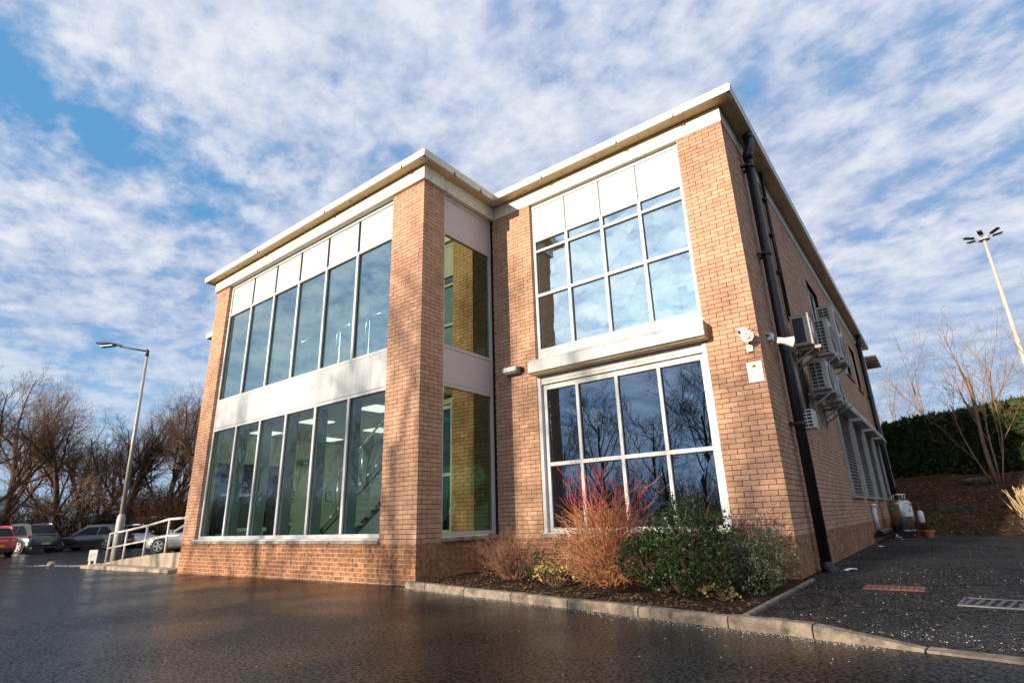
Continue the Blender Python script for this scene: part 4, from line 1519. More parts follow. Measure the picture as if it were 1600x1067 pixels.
# ------------------------------------------------------------------ ramp, rails, street lamp at the left
rp = thing('access_ramp', 'pale concrete access ramp rising to the left end of the building', 'ramp', (-11, 0.6, 0))
mb = MB()
Yf = 0.15
prof = [(-14.05, 0.02), (-12.58, 0.155), (-11.18, 0.26), (-9.76, 0.36), (-W1 - 0.002, 0.40)]
n = len(prof)
for yy in (Yf, 1.75):
    mb.v += [(x + 11, yy - 0.6, z) for x, z in prof] + [(x + 11, yy - 0.6, -0.15) for x, z in prof]
for i in range(n - 1):
    mb.face(n + i, n + i + 1, i + 1, i)
    mb.face(2 * n + i, 2 * n + i + 1, 3 * n + i + 1, 3 * n + i)
    mb.face(i, i + 1, 2 * n + i + 1, 2 * n + i)
mb.face(n - 1, 2 * n - 1, 4 * n - 1, 3 * n - 1)
mb.build('ramp_slab', M['ramp'], rp)
for a, b in ((-14.9, -12.7), (-12.69, -10.5), (-10.49, -8.62)):
    MB().hexa([(a + 11, Yf - 0.6 - 0.26, -0.2), (b + 11, Yf - 0.6 - 0.26, -0.2), (b + 11, Yf - 0.602, -0.2), (a + 11 + (0.4 if a < -14 else 0), Yf - 0.602, -0.2),
               (a + 11, Yf - 0.6 - 0.26, 0.0 if a > -14 else -0.04), (b + 11, Yf - 0.6 - 0.26, 0.005), (b + 11, Yf - 0.602, 0.035), (a + 11 + (0.4 if a < -14 else 0), Yf - 0.602, 0.03)]).build('kerb_stone', M['ramp'], rp, bevel=0.015)

for (yy, posts, lab) in ((Yf + 0.07, [(-13.9, 0.03, 0.87), (-12.58, 0.16, 0.95), (-11.16, 0.26, 1.06), (-9.77, 0.36, 1.20), (-8.5, 0.39, 1.21)], 'cream tube handrail along the front edge of the ramp'),
                         (1.65, [(-11.0, 0.27, 1.06), (-9.9, 0.35, 1.17), (-8.5, 0.39, 1.21)], 'cream tube handrail along the back edge of the ramp')):
    hr = thing('handrail', lab, 'handrail', (posts[0][0], yy, posts[0][1]))
    q = [(x - posts[0][0], 0, z - posts[0][1]) for x, z, _ in posts]
    top = [(x - posts[0][0], 0, t - posts[0][1]) for x, _, t in posts]
    mid = [(a[0], 0, a[2] + (b[2] - a[2]) * 0.5) for a, b in zip(q, top)]
    MB().tube(top, 0.030, 10).build('top_rail', M['rail'], hr, smooth=True)
    MB().tube(mid, 0.024, 10).build('middle_rail', M['rail'], hr, smooth=True)
    for a, b in zip(q, top):
        MB().tube([a, b], 0.027, 10).build('post', M['rail'], hr, smooth=True)

sp = thing('small_sign', 'small white sign board on two short posts at the foot of the ramp', 'sign', (-14.4, 0.02, -0.10))
sp.scale = (0.72, 0.72, 0.78)
sp.rotation_euler = (0, 0, 0.75)
MB().box(-0.17, 0.17, -0.012, 0.012, 0.26, 0.66).build('board', M['signgrey'], sp, bevel=0.004)
for x in (-0.11, 0.11):
    MB().box(x - 0.035, x + 0.035, 0.013, 0.05, 0.0, 0.58).build('post', M['rail'], sp)
mb = MB()
for x0, x1, z in ((-0.10, -0.05, 0.50), (-0.02, 0.10, 0.50), (-0.1, -0.04, 0.45), (0.0, 0.05, 0.45), (-0.08, -0.04, 0.41)):
    mb.quad((x0, -0.0128, z - 0.011), (x1, -0.0128, z - 0.011), (x1, -0.0128, z + 0.011), (x0, -0.0128, z + 0.011))
mb.build('print', M['inkgrey'], sp)

lp = thing('street_lamp', 'tall grey street lamp with one arm beside the ramp', 'street lamp', (-15.54, 0.99, -0.12))
lp.rotation_euler = (0, math.radians(-1.6), math.radians(30))
MB().lathe([(0.13, 0), (0.125, 1.45), (0.10, 1.55), (0.085, 1.6)], (0, 0, 0), 'z', 16).build('base_column', M['pole'], lp, smooth=True)
MB().tube([(0, 0, 1.55), (0, 0, 7.25)], [0.075, 0.045], 12).build('pole', M['pole'], lp, smooth=True)
MB().tube([(0, 0, 7.2), (0, 0, 7.42), (-0.06, 0, 7.46)], [0.055, 0.055, 0.04], 12).tube([(-0.03, 0, 7.40), (-0.95, -0.25, 7.60)], 0.028, 8).build('arm', M['ink'], lp, smooth=True)
mb = MB()
sec = [(-0.90, 0.03, 0.03), (-1.05, 0.09, 0.05), (-1.3, 0.14, 0.075), (-1.55, 0.13, 0.07), (-1.72, 0.06, 0.03)]
rings = []
for x, w, h in sec:
    rings.append(len(mb.v))
    for k in range(12):
        a = k * math.pi / 6
        s_ = math.sin(a)
        mb.v.append((x, x * 0.27 + w * math.cos(a), 7.64 - (x + 0.9) * 0.13 + h * s_ * (1.0 if s_ > 0 else 0.7)))
for i in range(len(sec) - 1):
    for k in range(12):
        k2 = (k + 1) % 12
        mb.face(rings[i] + k, rings[i] + k2, rings[i + 1] + k2, rings[i + 1] + k)
mb.face(*[rings[0] + k for k in range(12)])
mb.face(*[rings[-1] + k for k in reversed(range(12))])
mb.build('lantern', M['stair'], lp, smooth=True)
MB().box(-1.6, -1.1, -0.46, -0.26, 7.60, 7.635).build('diffuser', M['headlight'], lp)

st = MB()
prv = [(0.10, 0), (0.11, 0.05), (0.095, 0.12), (0.05, 0.16), (0.008, 0.165)]
st.lathe([(r * (1 + 0.06 * math.sin(i)), h) for i, (r, h) in enumerate(prv)], (-17.7, -0.15, -0.12), 'z', 14)
tag(st.build('boulder', M['ramp'], smooth=True), 'small rounded pale stone at the end of the gritty strip left of the ramp', 'stone')

# floodlight mast far behind the hedge
mt = thing('floodlight_mast', 'tall white floodlight mast with a ring of lamps far behind the hedge', 'floodlight mast', (14.75, 60, 0))
MB().tube([(0, 0, 0), (0, 0, 25.6)], [0.29, 0.14], 14).build('pole', M['mast'], mt, smooth=True)
MB().tube([(0, 0, 25.4), (0, 0, 25.7)], 0.45, 14).build('head_ring', M['mast'], mt)
for k in range(6):
    a = k * math.pi / 3 + 0.3
    c, s_ = math.cos(a), math.sin(a)
    f = MB()
    e = Vector((-s_, c, 0))
    p1, p2 = Vector((c * 0.75, s_ * 0.75, 25.75)), Vector((c * 1.55, s_ * 1.55, 25.9))
    w = 0.19
    f.hexa([p1 - e * w - Vector((0, 0, .07)), p2 - e * w - Vector((0, 0, .07)), p2 + e * w - Vector((0, 0, .07)), p1 + e * w - Vector((0, 0, .07)),
            p1 - e * w + Vector((0, 0, .07)), p2 - e * w + Vector((0, 0, .07)), p2 + e * w + Vector((0, 0, .07)), p1 + e * w + Vector((0, 0, .07))])
    lh = f.build('lamp_head', M['ink'], mt, bevel=0.03)
    MB().bar((c * 0.3, s_ * 0.3, 25.6), (c * 0.8, s_ * 0.8, 25.72), 0.08, 0.08).build('lamp_arm', M['mast'], lh)
# ------------------------------------------------------------------ parked cars
def loft(mb, rings):
    n = len(rings[0])
    base = len(mb.v)
    for r in rings:
        mb.v += r
    for i in range(len(rings) - 1):
        for k in range(n - 1):
            mb.face(base + i * n + k, base + (i + 1) * n + k, base + (i + 1) * n + k + 1, base + i * n + k + 1)
    mb.face(*[base + k for k in range(n)])
    mb.face(*[base + (len(rings) - 1) * n + k for k in reversed(range(n))])


def make_car(label, paint, loc, heading, L=4.2, H=1.48, W=1.76, kind='hatch', roof=None, group=None):
    """nose along +x; heading in degrees"""
    t = thing('parked_car', label, 'car', loc, math.radians(heading), group)
    h = W / 2
    k = L / 4.2
    zb, zs = 0.20, 0.60 * H
    cl = 0.02 if kind != 'suv' else 0.06
    st = [(-2.08, 0.36, zs - 0.14, 0.80), (-2.03, 0.26, zs - 0.03, 0.90), (-1.85, zb, zs + 0.02, 0.96), (-1.2, zb, zs + 0.03, 1.0), (0.2, zb, zs + 0.01, 1.0),
          (0.95, zb, zs - 0.02, 0.99), (1.5, zb, zs - 0.10, 0.96), (1.88, 0.22, zs - 0.19, 0.90), (2.04, 0.27, zs - 0.32, 0.80), (2.10, 0.36, zs - 0.42, 0.70)]
    rings = []
    for x, z0, z1, w in st:
        z0 += cl
        y = h * w
        dz = z1 - z0
        half = [(y * 0.90, z0), (y * 0.985, z0 + dz * 0.18), (y, z0 + dz * 0.5), (y * 0.985, z0 + dz * 0.80), (y * 0.92, z1 - dz * 0.04), (y * 0.70, z1)]
        rings.append([(x * k, yy, zz_) for yy, zz_ in half] + [(x * k, -yy, zz_) for yy, zz_ in reversed(half)])
    mb = MB()
    loft(mb, rings)
    mb.build('body', paint, t, smooth=True)
    # cabin
    rr, rf = (-1.42, 0.05) if kind != 'van' else (-1.95, 0.75)
    br, bf = (-1.98, 1.02) if kind != 'van' else (-2.04, 1.25)
    zr = H
    cb = [(br, zs, 0.86), (rr, zr - 0.06, 0.70), (rr + 0.25, zr - 0.01, 0.68), ((rr + rf) / 2, zr, 0.68), (rf, zr - 0.03, 0.67), (bf, zs - 0.03, 0.84)]
    mb = MB()
    top = [(x * k, z, h * w) for x, z, w in cb]
    for x, z, w in top:
        mb.v += [(x, -w, z), (x, w, z)]
    for i in range(len(top) - 1):
        mb.face(2 * i, 2 * i + 1, 2 * i + 3, 2 * i + 2)
    n = len(top)
    mb.face(*[2 * i for i in reversed(range(n))])
    mb.face(*[2 * i + 1 for i in range(n)])
    mb.build('cabin', roof or paint, t, bevel=0.06)

    def on_side(x, f, s):
        """point on the cabin flank at x, f = 0 belt .. 1 roof"""
        zt = zr - 0.09
        z = zs + 0.035 + (zt - zs - 0.035) * f
        w = 0.852 + (0.70 - 0.852) * f
        return (x * k, s * (h * w + 0.006), z)

    for s in (-1, 1):
        for (a0, a1, b0, b1) in (((br + 0.42), -0.62, rr + 0.42, -0.66), (-0.55, bf - 0.30, -0.60, rf - 0.02)):
            mb = MB()
            q = [on_side(a0, 0, s), on_side(a1, 0, s), on_side(b1, 1, s), on_side(b0, 1, s)]
            mb.quad(*(q if s < 0 else reversed(q)))
            o = mb.build('side_window', M['carglass'], t)
    wd = lambda f, xa, xb, z0, z1, w0, w1, off: None
    for nm, (xa, za, wa), (xb, zb_, wb), off in (('rear_window', cb[0], cb[1], -0.012), ('windscreen', cb[5], cb[4], 0.012)):
        mb = MB()
        P = lambda f, s, g: ((xa + (xb - xa) * f) * k + off, s * h * (wa + (wb - wa) * f) * 0.90, za + (zb_ - za) * f + 0.012)
        lo = 0.22 if nm == 'rear_window' else 0.08
        mb.quad(P(lo, -1, 0), P(lo, 1, 0), P(0.94, 1, 0), P(0.94, -1, 0))
        mb.build(nm, M['carglass'], t)
    MB().box((br - 0.02) * k, (br + 0.02) * k, -h * 0.62, h * 0.62, zs + 0.0, zs + 0.03).build('wiper', M['trimblack'], t)
    # wheels
    r = 0.33 if kind != 'suv' else 0.36
    for x in (-1.28, 1.30):
        for s in (-1, 1):
            y0 = s * (h - 0.02)
            MB().lathe([(r + 0.055, -0.012), (r + 0.055, 0.012)], (x * k, s * h * 0.985, r + 0.02), 'y', 22).build('wheel_arch', M['trimblack'], t)
            w_ = MB().lathe([(r * 0.7, -0.09), (r * 0.96, -0.10), (r, -0.06), (r, 0.06), (r * 0.96, 0.10), (r * 0.7, 0.09)], (x * k, s * (h - 0.075), r), 'y', 22).build('wheel', M['tyre'], t, smooth=True)
            rm = MB()
            for a in range(5):
                c, d = math.cos(a * 1.2566), math.sin(a * 1.2566)
                rm.bar((x * k, s * (h + 0.028), r), (x * k + c * r * 0.66, s * (h + 0.028), r + d * r * 0.66), 0.085, 0.02, (0, 1, 0))
            ringp = [(x * k + math.cos(a * math.pi / 9) * r * 0.68, s * (h + 0.027), r + math.sin(a * math.pi / 9) * r * 0.68) for a in range(19)]
            rm.tube(ringp, 0.022, 6, False)
            rm.build('rim', M['rim'], w_)
    for s in (-1, 1):
        MB().hexa([(-2.12 * k, s * h * 0.46, zs - 0.16), (-1.88 * k, s * h * 0.995, zs - 0.16), (-1.74 * k, s * h * 0.985, zs - 0.14), (-2.0 * k, s * h * 0.46, zs - 0.16),
                   (-2.10 * k, s * h * 0.46, zs - 0.04), (-1.88 * k, s * h * 0.985, zs - 0.02), (-1.74 * k, s * h * 0.975, zs - 0.02), (-2.0 * k, s * h * 0.46, zs - 0.04)]).build('tail_light', M['taillight'], t)
        MB().hexa([(2.06 * k, s * h * 0.45, zs - 0.36), (1.86 * k, s * h * 0.885, zs - 0.34), (1.7 * k, s * h * 0.89, zs - 0.34), (1.9 * k, s * h * 0.45, zs - 0.36),
                   (2.045 * k, s * h * 0.45, zs - 0.25), (1.80 * k, s * h * 0.885, zs - 0.19), (1.62 * k, s * h * 0.88, zs - 0.18), (1.9 * k, s * h * 0.45, zs - 0.25)]).build('headlight', M['headlight'], t)
        MB().box(0.70 * k, 0.84 * k, s * (h + 0.0) - 0.07 + s * 0.07, s * h + 0.07 + s * 0.07, zs + 0.02, zs + 0.15).build('mirror', paint, t, bevel=0.02)
    MB().box(-2.115 * k, -2.095 * k, -0.26, 0.26, 0.46, 0.57).build('number_plate', M['plate'], t)
    MB().box(2.10 * k, 2.118 * k, -0.26, 0.26, 0.36, 0.47).build('number_plate', M['white'], t)
    MB().box(-2.10 * k, -1.95 * k, -h * 0.82, h * 0.82, 0.22, 0.36).build('rear_bumper', M['trimblack'], t, bevel=0.02)
    MB().box(1.95 * k, 2.105 * k, -h * 0.66, h * 0.66, 0.22, 0.34).build('front_grille', M['trimblack'], t, bevel=0.02)
    for s in (-1, 1):
        MB().box(-0.95 * k, 0.95 * k, s * h * 0.955 - 0.02, s * h * 0.955 + 0.02, 0.21, 0.30).build('sill_trim', M['trimblack'], t)
    return t


def paint(name, c, metal=0.0):
    return mat(name, c, 0.28, metal, var=0.02, coat=0.8)


P_red, P_silver, P_dark = paint('paint_red', (0.55, 0.045, 0.015)), paint('paint_grey', (0.075, 0.08, 0.095), 0.5), paint('paint_charcoal', (0.03, 0.033, 0.036), 0.2)
P_white, P_black, P_pale, P_blue = paint('paint_white', (0.65, 0.65, 0.65)), paint('paint_black', (0.012, 0.012, 0.014)), paint('paint_pale', (0.40, 0.39, 0.36), 0.3), paint('paint_blue', (0.03, 0.07, 0.16), 0.3)
GZ = -0.12
CG = 'cars parked left of the building'
make_car('red hatchback at the left edge with its rear facing the road', P_red, (-33.85, 0.71, GZ), 190, 4.0, 1.46, 1.74, group=CG)
make_car('grey sports utility car with dark tail and black roof beside the red hatchback', P_silver, (-38.27, 3.20, GZ), 203, 4.25, 1.62, 1.82, 'suv', P_black, CG)
make_car('charcoal hatchback parked between the grey utility car and the lamp post', P_dark, (-37.12, 6.56, GZ), 226, 4.3, 1.46, 1.78, group=CG)
make_car('white hatchback with its nose showing behind the lamp post', P_white, (-38.03, 9.04, GZ), 8, 4.2, 1.46, 1.76, group=CG)
make_car('large black van standing behind the handrail', P_black, (-40.4, 11.0, GZ), 205, 5.0, 1.98, 1.95, 'van', None, CG)
make_car('pale silver hatchback behind the handrail next to the brick corner', P_pale, (-23.33, 6.89, GZ), 222, 4.2, 1.50, 1.76, group=CG)
CR = 'cars parked across the road and mirrored in the glass'
make_car('dark blue car mirrored low in the right ground floor window', P_blue, (3.2, -14.5, 0), 172, 4.3, 1.5, 1.78, group=CR)
make_car('pale silver car mirrored low in the lobby glass', P_pale, (-3.2, -15.0, 0), 8, 4.2, 1.48, 1.76, group=CR)
make_car('black car mirrored beside the stairs in the lobby glass', P_dark, (-9.0, -15.2, -0.05), 176, 4.4, 1.5, 1.8, group=CR)


# ------------------------------------------------------------------ bare trees
def rand_perp(r, d):
    v = Vector((r.gauss(0, 1), r.gauss(0, 1), r.gauss(0, 1)))
    v = v - d * v.dot(d)
    return v.normalized()


class Grower:
    def __init__(s, seed):
        s.r = random.Random(seed)
        s.trunk, s.crown = MB(), MB()

    def branch(s, p, d, L, rad, lvl, spec):
        r = s.r
        n = 5 if lvl < 2 else (4 if lvl == 2 else 3)
        pts, rads = [p.copy()], [rad]
        end = rad * spec['taper'][lvl]
        for i in range(n):
            d = (d + rand_perp(r, d) * spec['wander'][lvl] + Vector((0, 0, spec['up'][lvl]))).normalized()
            p = p + d * (L / n)
            pts.append(p.copy())
            rads.append(rad + (end - rad) * (i + 1) / n)
        mb = s.trunk if lvl <= spec.get('trunk_lvl', 1) else s.crown
        mb.tube(pts, rads, (8, 6, 4, 3, 3, 3)[lvl], lvl < 2)
        if lvl + 1 >= len(spec['num']) + 1:
            return
        cnt = spec['num'][lvl]
        for i in range(cnt):
            t = spec['start'][lvl] + (1 - spec['start'][lvl]) * (i + r.uniform(0.1, 0.9)) / cnt
            f = t * n
            k = min(int(f), n - 1)
            q = pts[k].lerp(pts[k + 1], f - k)
            rr = rads[k] + (rads[k + 1] - rads[k]) * (f - k)
            ax = (pts[k + 1] - pts[k]).normalized()
            ang = math.radians(r.uniform(*spec['ang'][lvl]))
            dd = (ax * math.cos(ang) + rand_perp(r, ax) * math.sin(ang)).normalized()
            s.branch(q, dd, L * spec['ratio'][lvl] * (1.15 - 0.55 * t) * r.uniform(0.75, 1.2), max(spec['rmin'], rr * spec['rr'][lvl]), lvl + 1, spec)


SPEC = dict(taper=(0.55, 0.3, 0.3, 0.35, 0.5), wander=(0.08, 0.11, 0.14, 0.18, 0.3), up=(0.05, 0.10, 0.08, 0.05, 0.05), num=(11, 11, 9, 6), start=(0.20, 0.2, 0.12, 0.1),
            ang=((22, 50), (28, 60), (25, 60), (20, 55)), ratio=(0.78, 0.55, 0.50, 0.50), rr=(0.55, 0.55, 0.55, 0.65), rmin=0.0055)


def tree(name, label, seed, loc, h, rad, spec=SPEC, mt=None, mc=None, group=None, lean=0.05, rz=0.0):
    g = Grower(seed)
    t = thing(name, label, 'tree', loc, rz, group)
    d = Vector((g.r.uniform(-lean, lean), g.r.uniform(-lean, lean), 1)).normalized()
    g.branch(Vector((0, 0, -0.15)), d, h * 0.62, rad, 0, spec)
    g.trunk.build('trunk', mt or M['bark'], t, smooth=True)
    g.crown.build('crown', mc or M['twig'], t)
    return t


def plant_copy(src, label, loc, rz, sc, group=None):
    c = copy_tree(src)
    c.location = loc
    c.rotation_euler = (0, 0, rz)
    c.scale = (sc, sc, sc)
    c['label'] = label
    if group:
        c['group'] = group
    return c


TG = 'bare trees behind the parked cars'
S2 = dict(SPEC, num=(11, 11, 9, 6), start=(0.10, 0.15, 0.1, 0.1), ang=((25, 55), (25, 55), (25, 60), (20, 50)), wander=(0.10, 0.12, 0.15, 0.18, 0.3))
S3 = dict(SPEC, num=(12, 10, 9, 6), start=(0.15, 0.2, 0.15, 0.1), up=(0.06, 0.14, 0.14, 0.10, 0.06))
tA = tree('bare_tree', 'bare brown tree farthest left behind the red car', 21, (-46.3, 3.9, GZ), 13.5, 0.24, SPEC, M['bark'], M['twigred'], TG)
tB = tree('bare_tree', 'bare spreading tree behind the grey utility car', 22, (-45.0, 6.4, GZ), 12.0, 0.22, S2, M['bark'], M['twigred'], TG, 0.15)
tC = tree('bare_tree', 'dark bare tree right of the lamp post behind the black van', 23, (-41.0, 11.8, GZ), 13.0, 0.26, S3, M['bark'], M['twig'], TG, 0.12)
plant_copy(tB, 'bare tree behind the gap of the grey and charcoal cars', (-49.0, 9.9, GZ), 2.1, 1.05)
plant_copy(tC, 'dark bare tree directly behind the lamp post', (-42.0, 9.4, GZ), 1.1, 0.92)
plant_copy(tA, 'bare tree behind the pale silver car next to the brick corner', (-36.5, 12.2, GZ), 0.7, 0.85)
plant_copy(tC, 'tall bare tree cut by the left edge of the picture', (-42.5, 2.2, GZ), 4.0, 1.02)
plant_copy(tB, 'bare tree low behind the charcoal hatchback', (-43.5, 8.0, GZ), 4.4, 0.85)
plant_copy(tA, 'bare tree half hidden by the left brick pier', (-38.0, 14.6, GZ), 3.3, 0.9)

# trees across the road: their shade falls on the front and they are mirrored in the glass
TR = 'bare trees across the road mirrored in the windows'
S4 = dict(SPEC, num=(9, 9, 7, 4), start=(0.25, 0.25, 0.2, 0.2), rmin=0.009)
tD = tree('bare_tree', 'bare tree across the road mirrored in the middle of the right ground floor window', 31, (-6.0, -28.5, 0), 12.5, 0.13, S4, M['bark'], M['twig'], TR)
tE = tree('bare_tree', 'bare tree across the road mirrored at the right side of the ground floor window', 32, (-1.5, -27.0, 0), 11.5, 0.12, S4, M['bark'], M['twig'], TR)
ROW = ((-10.2, -29.5, 1.0, 0.95, 'E'), (-14.5, -28.0, 2.0, 1.0, 'D'), (-19.0, -29.0, 3.2, 0.9, 'E'), (-24.0, -27.5, 4.1, 1.0, 'D'), (-29.5, -28.5, 5.0, 0.95, 'E'), (2.5, -29.5, 0.5, 0.9, 'D'),
       (7.5, -28.0, 2.6, 0.95, 'E'), (-35, -26, 1.5, 1.0, 'D'), (-40, -24, 0.4, 0.95, 'E'), (-45, -25, 2.4, 1.05, 'D'), (-50, -23, 3.9, 1.0, 'E'), (-55, -24, 5.3, 1.05, 'D'), (-61, -22, 0.9, 1.1, 'E'), (-67, -23, 2.9, 1.1, 'D'))
NTH = ('first', 'second', 'third', 'fourth', 'fifth', 'sixth', 'seventh', 'eighth', 'ninth', 'tenth', 'eleventh', 'twelfth', 'thirteenth', 'fourteenth')
for i, (x, y, rz, sc, src) in enumerate(sorted(ROW)):
    plant_copy(tD if src == 'D' else tE, 'bare tree across the road, %s from the left of its mirrored row' % NTH[i], (x, y, 0), rz, sc)


def thicket(name, label, boxes, n, seed, m, hmin, hmax, rad=0.012):
    r = random.Random(seed)
    mb = MB()
    for x0, x1, y0, y1 in boxes:
        area = n
        for _ in range(area):
            p = Vector((r.uniform(x0, x1), r.uniform(y0, y1), -0.1))
            d = Vector((r.gauss(0, 0.35), r.gauss(0, 0.35), 1)).normalized()
            L = r.uniform(hmin, hmax)
            pts = [p]
            for k in range(3):
                d = (d + rand_perp(r, d) * 0.22).normalized()
                pts.append(pts[-1] + d * L / 3)
            mb.tube(pts, [rad, rad * 0.8, rad * 0.6, rad * 0.3], 3, False)
            for k in range(5):
                f = r.uniform(0.25, 0.95) * 3
                i = int(f)
                q = pts[i].lerp(pts[i + 1], f - i)
                e = (d + rand_perp(r, d) * 0.9).normalized()
                l2 = L * r.uniform(0.15, 0.35)
                q2 = q + e * l2
                mb.tube([q, q2], [rad * 0.5, rad * 0.2], 3, False)
                for _k in range(2):
                    e2 = (e + rand_perp(r, e) * 0.8).normalized()
                    q3 = q.lerp(q2, r.uniform(0.3, 0.9))
                    mb.tube([q3, q3 + e2 * l2 * 0.6], [rad * 0.35, rad * 0.2], 3, False)
    o = mb.build(name, m)
    o['kind'] = 'stuff'
    o['label'] = label
    return o


thicket('undergrowth', 'tangle of brown undergrowth beneath the bare trees on the left', [(-60, -44, -6, 24), (-48, -37, 10, 24)], 1900, 5, M['thicket'], 1.5, 4.6, 0.028)
thicket('undergrowth', 'tangle of bare undergrowth across the road', [(-40, 14, -33, -28), (-80, -38, -30, -24)], 1900, 6, M['thicket'], 1.5, 5.0, 0.022)

# right hand side: trees beyond and on the bank
RG = 'bare trees around the hedge'
S5 = dict(SPEC, rmin=0.004, num=(7, 7, 5, 3), start=(0.12, 0.2, 0.15, 0.1), ang=((14, 34), (25, 55), (25, 55), (20, 50)), ratio=(0.85, 0.5, 0.5, 0.5), up=(0.05, 0.10, 0.08, 0.05, 0.0))
tF = tree('bare_tree', 'pale lit bare tree beyond the hedge next to the building end', 41, (6.6, 37, 2.2), 10.5, 0.07, S5, M['barkpale'], M['twigred'], RG)
plant_copy(tF, 'pale lit bare tree beyond the hedge at the middle of the gap', (9.8, 36, 2.2), 2.2, 1.02)
plant_copy(tF, 'bare tree beyond the hedge entering at the right edge', (16.2, 41, 2.2), 4.0, 1.45)
plant_copy(tF, 'faint bare tree far beyond the hedge close against the wall', (4.6, 43, 2.2), 1.2, 0.95)
plant_copy(tF, 'bare tree beyond the hedge left of the floodlight mast', (12.6, 34, 2.2), 5.1, 0.85)
S6 = dict(SPEC, num=(4, 5, 3, 2), start=(0.25, 0.2, 0.2, 0.2), ang=((12, 30), (22, 50), (25, 55), (20, 50)), ratio=(0.9, 0.5, 0.5, 0.5), up=(0.06, 0.10, 0.06, 0.05, 0.0))
g = Grower(51)
mst = thing('multi_stem_tree', 'bare slender tree of several stems growing on the bank in front of the hedge', 'tree', (8.34, 21.4, bank_z(8.34, 21.4)))
for dx, dy, dz, L, rd in ((-0.10, 0.0, 1, 4.2, 0.075), (0.02, -0.05, 1, 3.4, 0.035), (-0.42, 0.0, 1, 3.2, 0.026), (0.22, 0.02, 1, 3.2, 0.03)):
    g.branch(Vector((dx * 0.4, dy, -0.1)), Vector((dx, dy, dz)).normalized(), L, rd, 0, S6)
g.trunk.build('trunk', M['barkpale'], mst, smooth=True)
g.crown.build('crown', M['twigred'], mst)

# conifer hedge along the top of the bank
hg = thing('conifer_hedge', 'tall clipped dark green conifer hedge along the top of the bank', 'hedge', (12, 24, 2.0))


def hedge_top(x):
    return 4.55 + (x - 5) * 0.10 + 0.16 * mnoise.noise(Vector((x * 1.1, 2, 0))) + 0.12 * mnoise.noise(Vector((x * 4, 1, 0)))


core_ = MB()
nxh = 60
X0, X1 = 4.6, 34
for i in range(nxh):
    a, b = X0 + (X1 - X0) * i / nxh, X0 + (X1 - X0) * (i + 1) / nxh
    core_.hexa([(a, 24.25, 1.5), (b, 24.25, 1.5), (b, 26.3, 1.5), (a, 26.3, 1.5), (a, 24.35, hedge_top(a) - 0.25), (b, 24.35, hedge_top(b) - 0.25), (b, 26.2, hedge_top(b) - 0.25), (a, 26.2, hedge_top(a) - 0.25)])
relink(core_, (12, 24, 2.0)).build('core', M['hedgecore'], hg)
lv = MB()
r5 = random.Random(77)


def spray(mb, p, out, s):
    """flat pointed conifer spray"""
    d = (Vector(out) + Vector((r5.gauss(0, 0.45), r5.gauss(0, 0.35), r5.gauss(0.15, 0.4)))).normalized()
    w = rand_perp(r5, d) * s * 0.28
    p = Vector(p)
    mb.t = min(1, max(0, r5.gauss(0.45, 0.25)))
    mb.tri(p - w, p + w, p + d * s)
    m_ = p + d * s * 0.35
    mb.tri(m_ - w * 1.3 + d * s * 0.2, m_, m_ + d * s * 0.25)
    mb.tri(m_ + w * 1.3 + d * s * 0.2, m_ + d * s * 0.25, m_)


for _ in range(26000):
    x = X0 + (X1 - X0) * r5.random() ** 1.7
    zt = hedge_top(x)
    z = 1.75 + (zt - 1.75) * r5.random() ** 0.8
    bulge = 0.16 * mnoise.noise(Vector((x * 0.9, z * 1.2, 0))) + 0.08 * mnoise.noise(Vector((x * 3, z * 3, 2)))
    if z < 2.6 and r5.random() < 0.55:
        continue
    spray(lv, (x, 24.22 - bulge, z), (0, -0.8, 0.1), r5.uniform(0.12, 0.30))
for _ in range(9000):
    x = X0 + (X1 - X0) * r5.random() ** 1.7
    spray(lv, (x, r5.uniform(24.1, 26.2), hedge_top(x) - 0.2), (0, -0.1, 1), r5.uniform(0.14, 0.30) * (1.7 if r5.random() < 0.12 else 1))
for _ in range(1200):
    spray(lv, (X0, r5.uniform(24.3, 26), r5.uniform(1.8, 4.4)), (-1, 0, 0.1), r5.uniform(0.12, 0.3))
relink(lv, (12, 24, 2.0)).build('foliage', M['leafhedge'], hg)

br_ = MB()
for _ in range(4200):
    x = X0 + (X1 - X0) * r5.random() ** 1.7
    z = 1.7 + abs(r5.gauss(0, 0.75))
    spray(br_, (x, 24.18 + r5.uniform(0, 0.2), z), (0, -0.8, -0.2), r5.uniform(0.08, 0.24))
relink(br_, (12, 24, 2.0)).build('dry_foliage', M['deadleaf'], hg)
# dry grass on the sunny end of the bank
dgm = MB()
for _ in range(5200):
    x, y = 8.2 + abs(r5.gauss(0, 2.2)), r5.uniform(14.7, 20.5)
    if x < 8.2 + 0.12 * (y - 15) + 0.5 * mnoise.noise(Vector((x, y, 0))):
        continue
    p = Vector((x, y, bank_z(x, y) - 0.01))
    L = r5.uniform(0.06, 0.24)
    a = r5.uniform(0, 6.28)
    w = Vector((math.cos(a), math.sin(a), 0)) * 0.006
    t_ = p + Vector((r5.gauss(0, 0.5) * L, r5.gauss(0, 0.5) * L, L))
    dgm.tri(p - w, p + w, t_)
o = dgm.build('dry_grass', M['straw'])
o['kind'] = 'stuff'

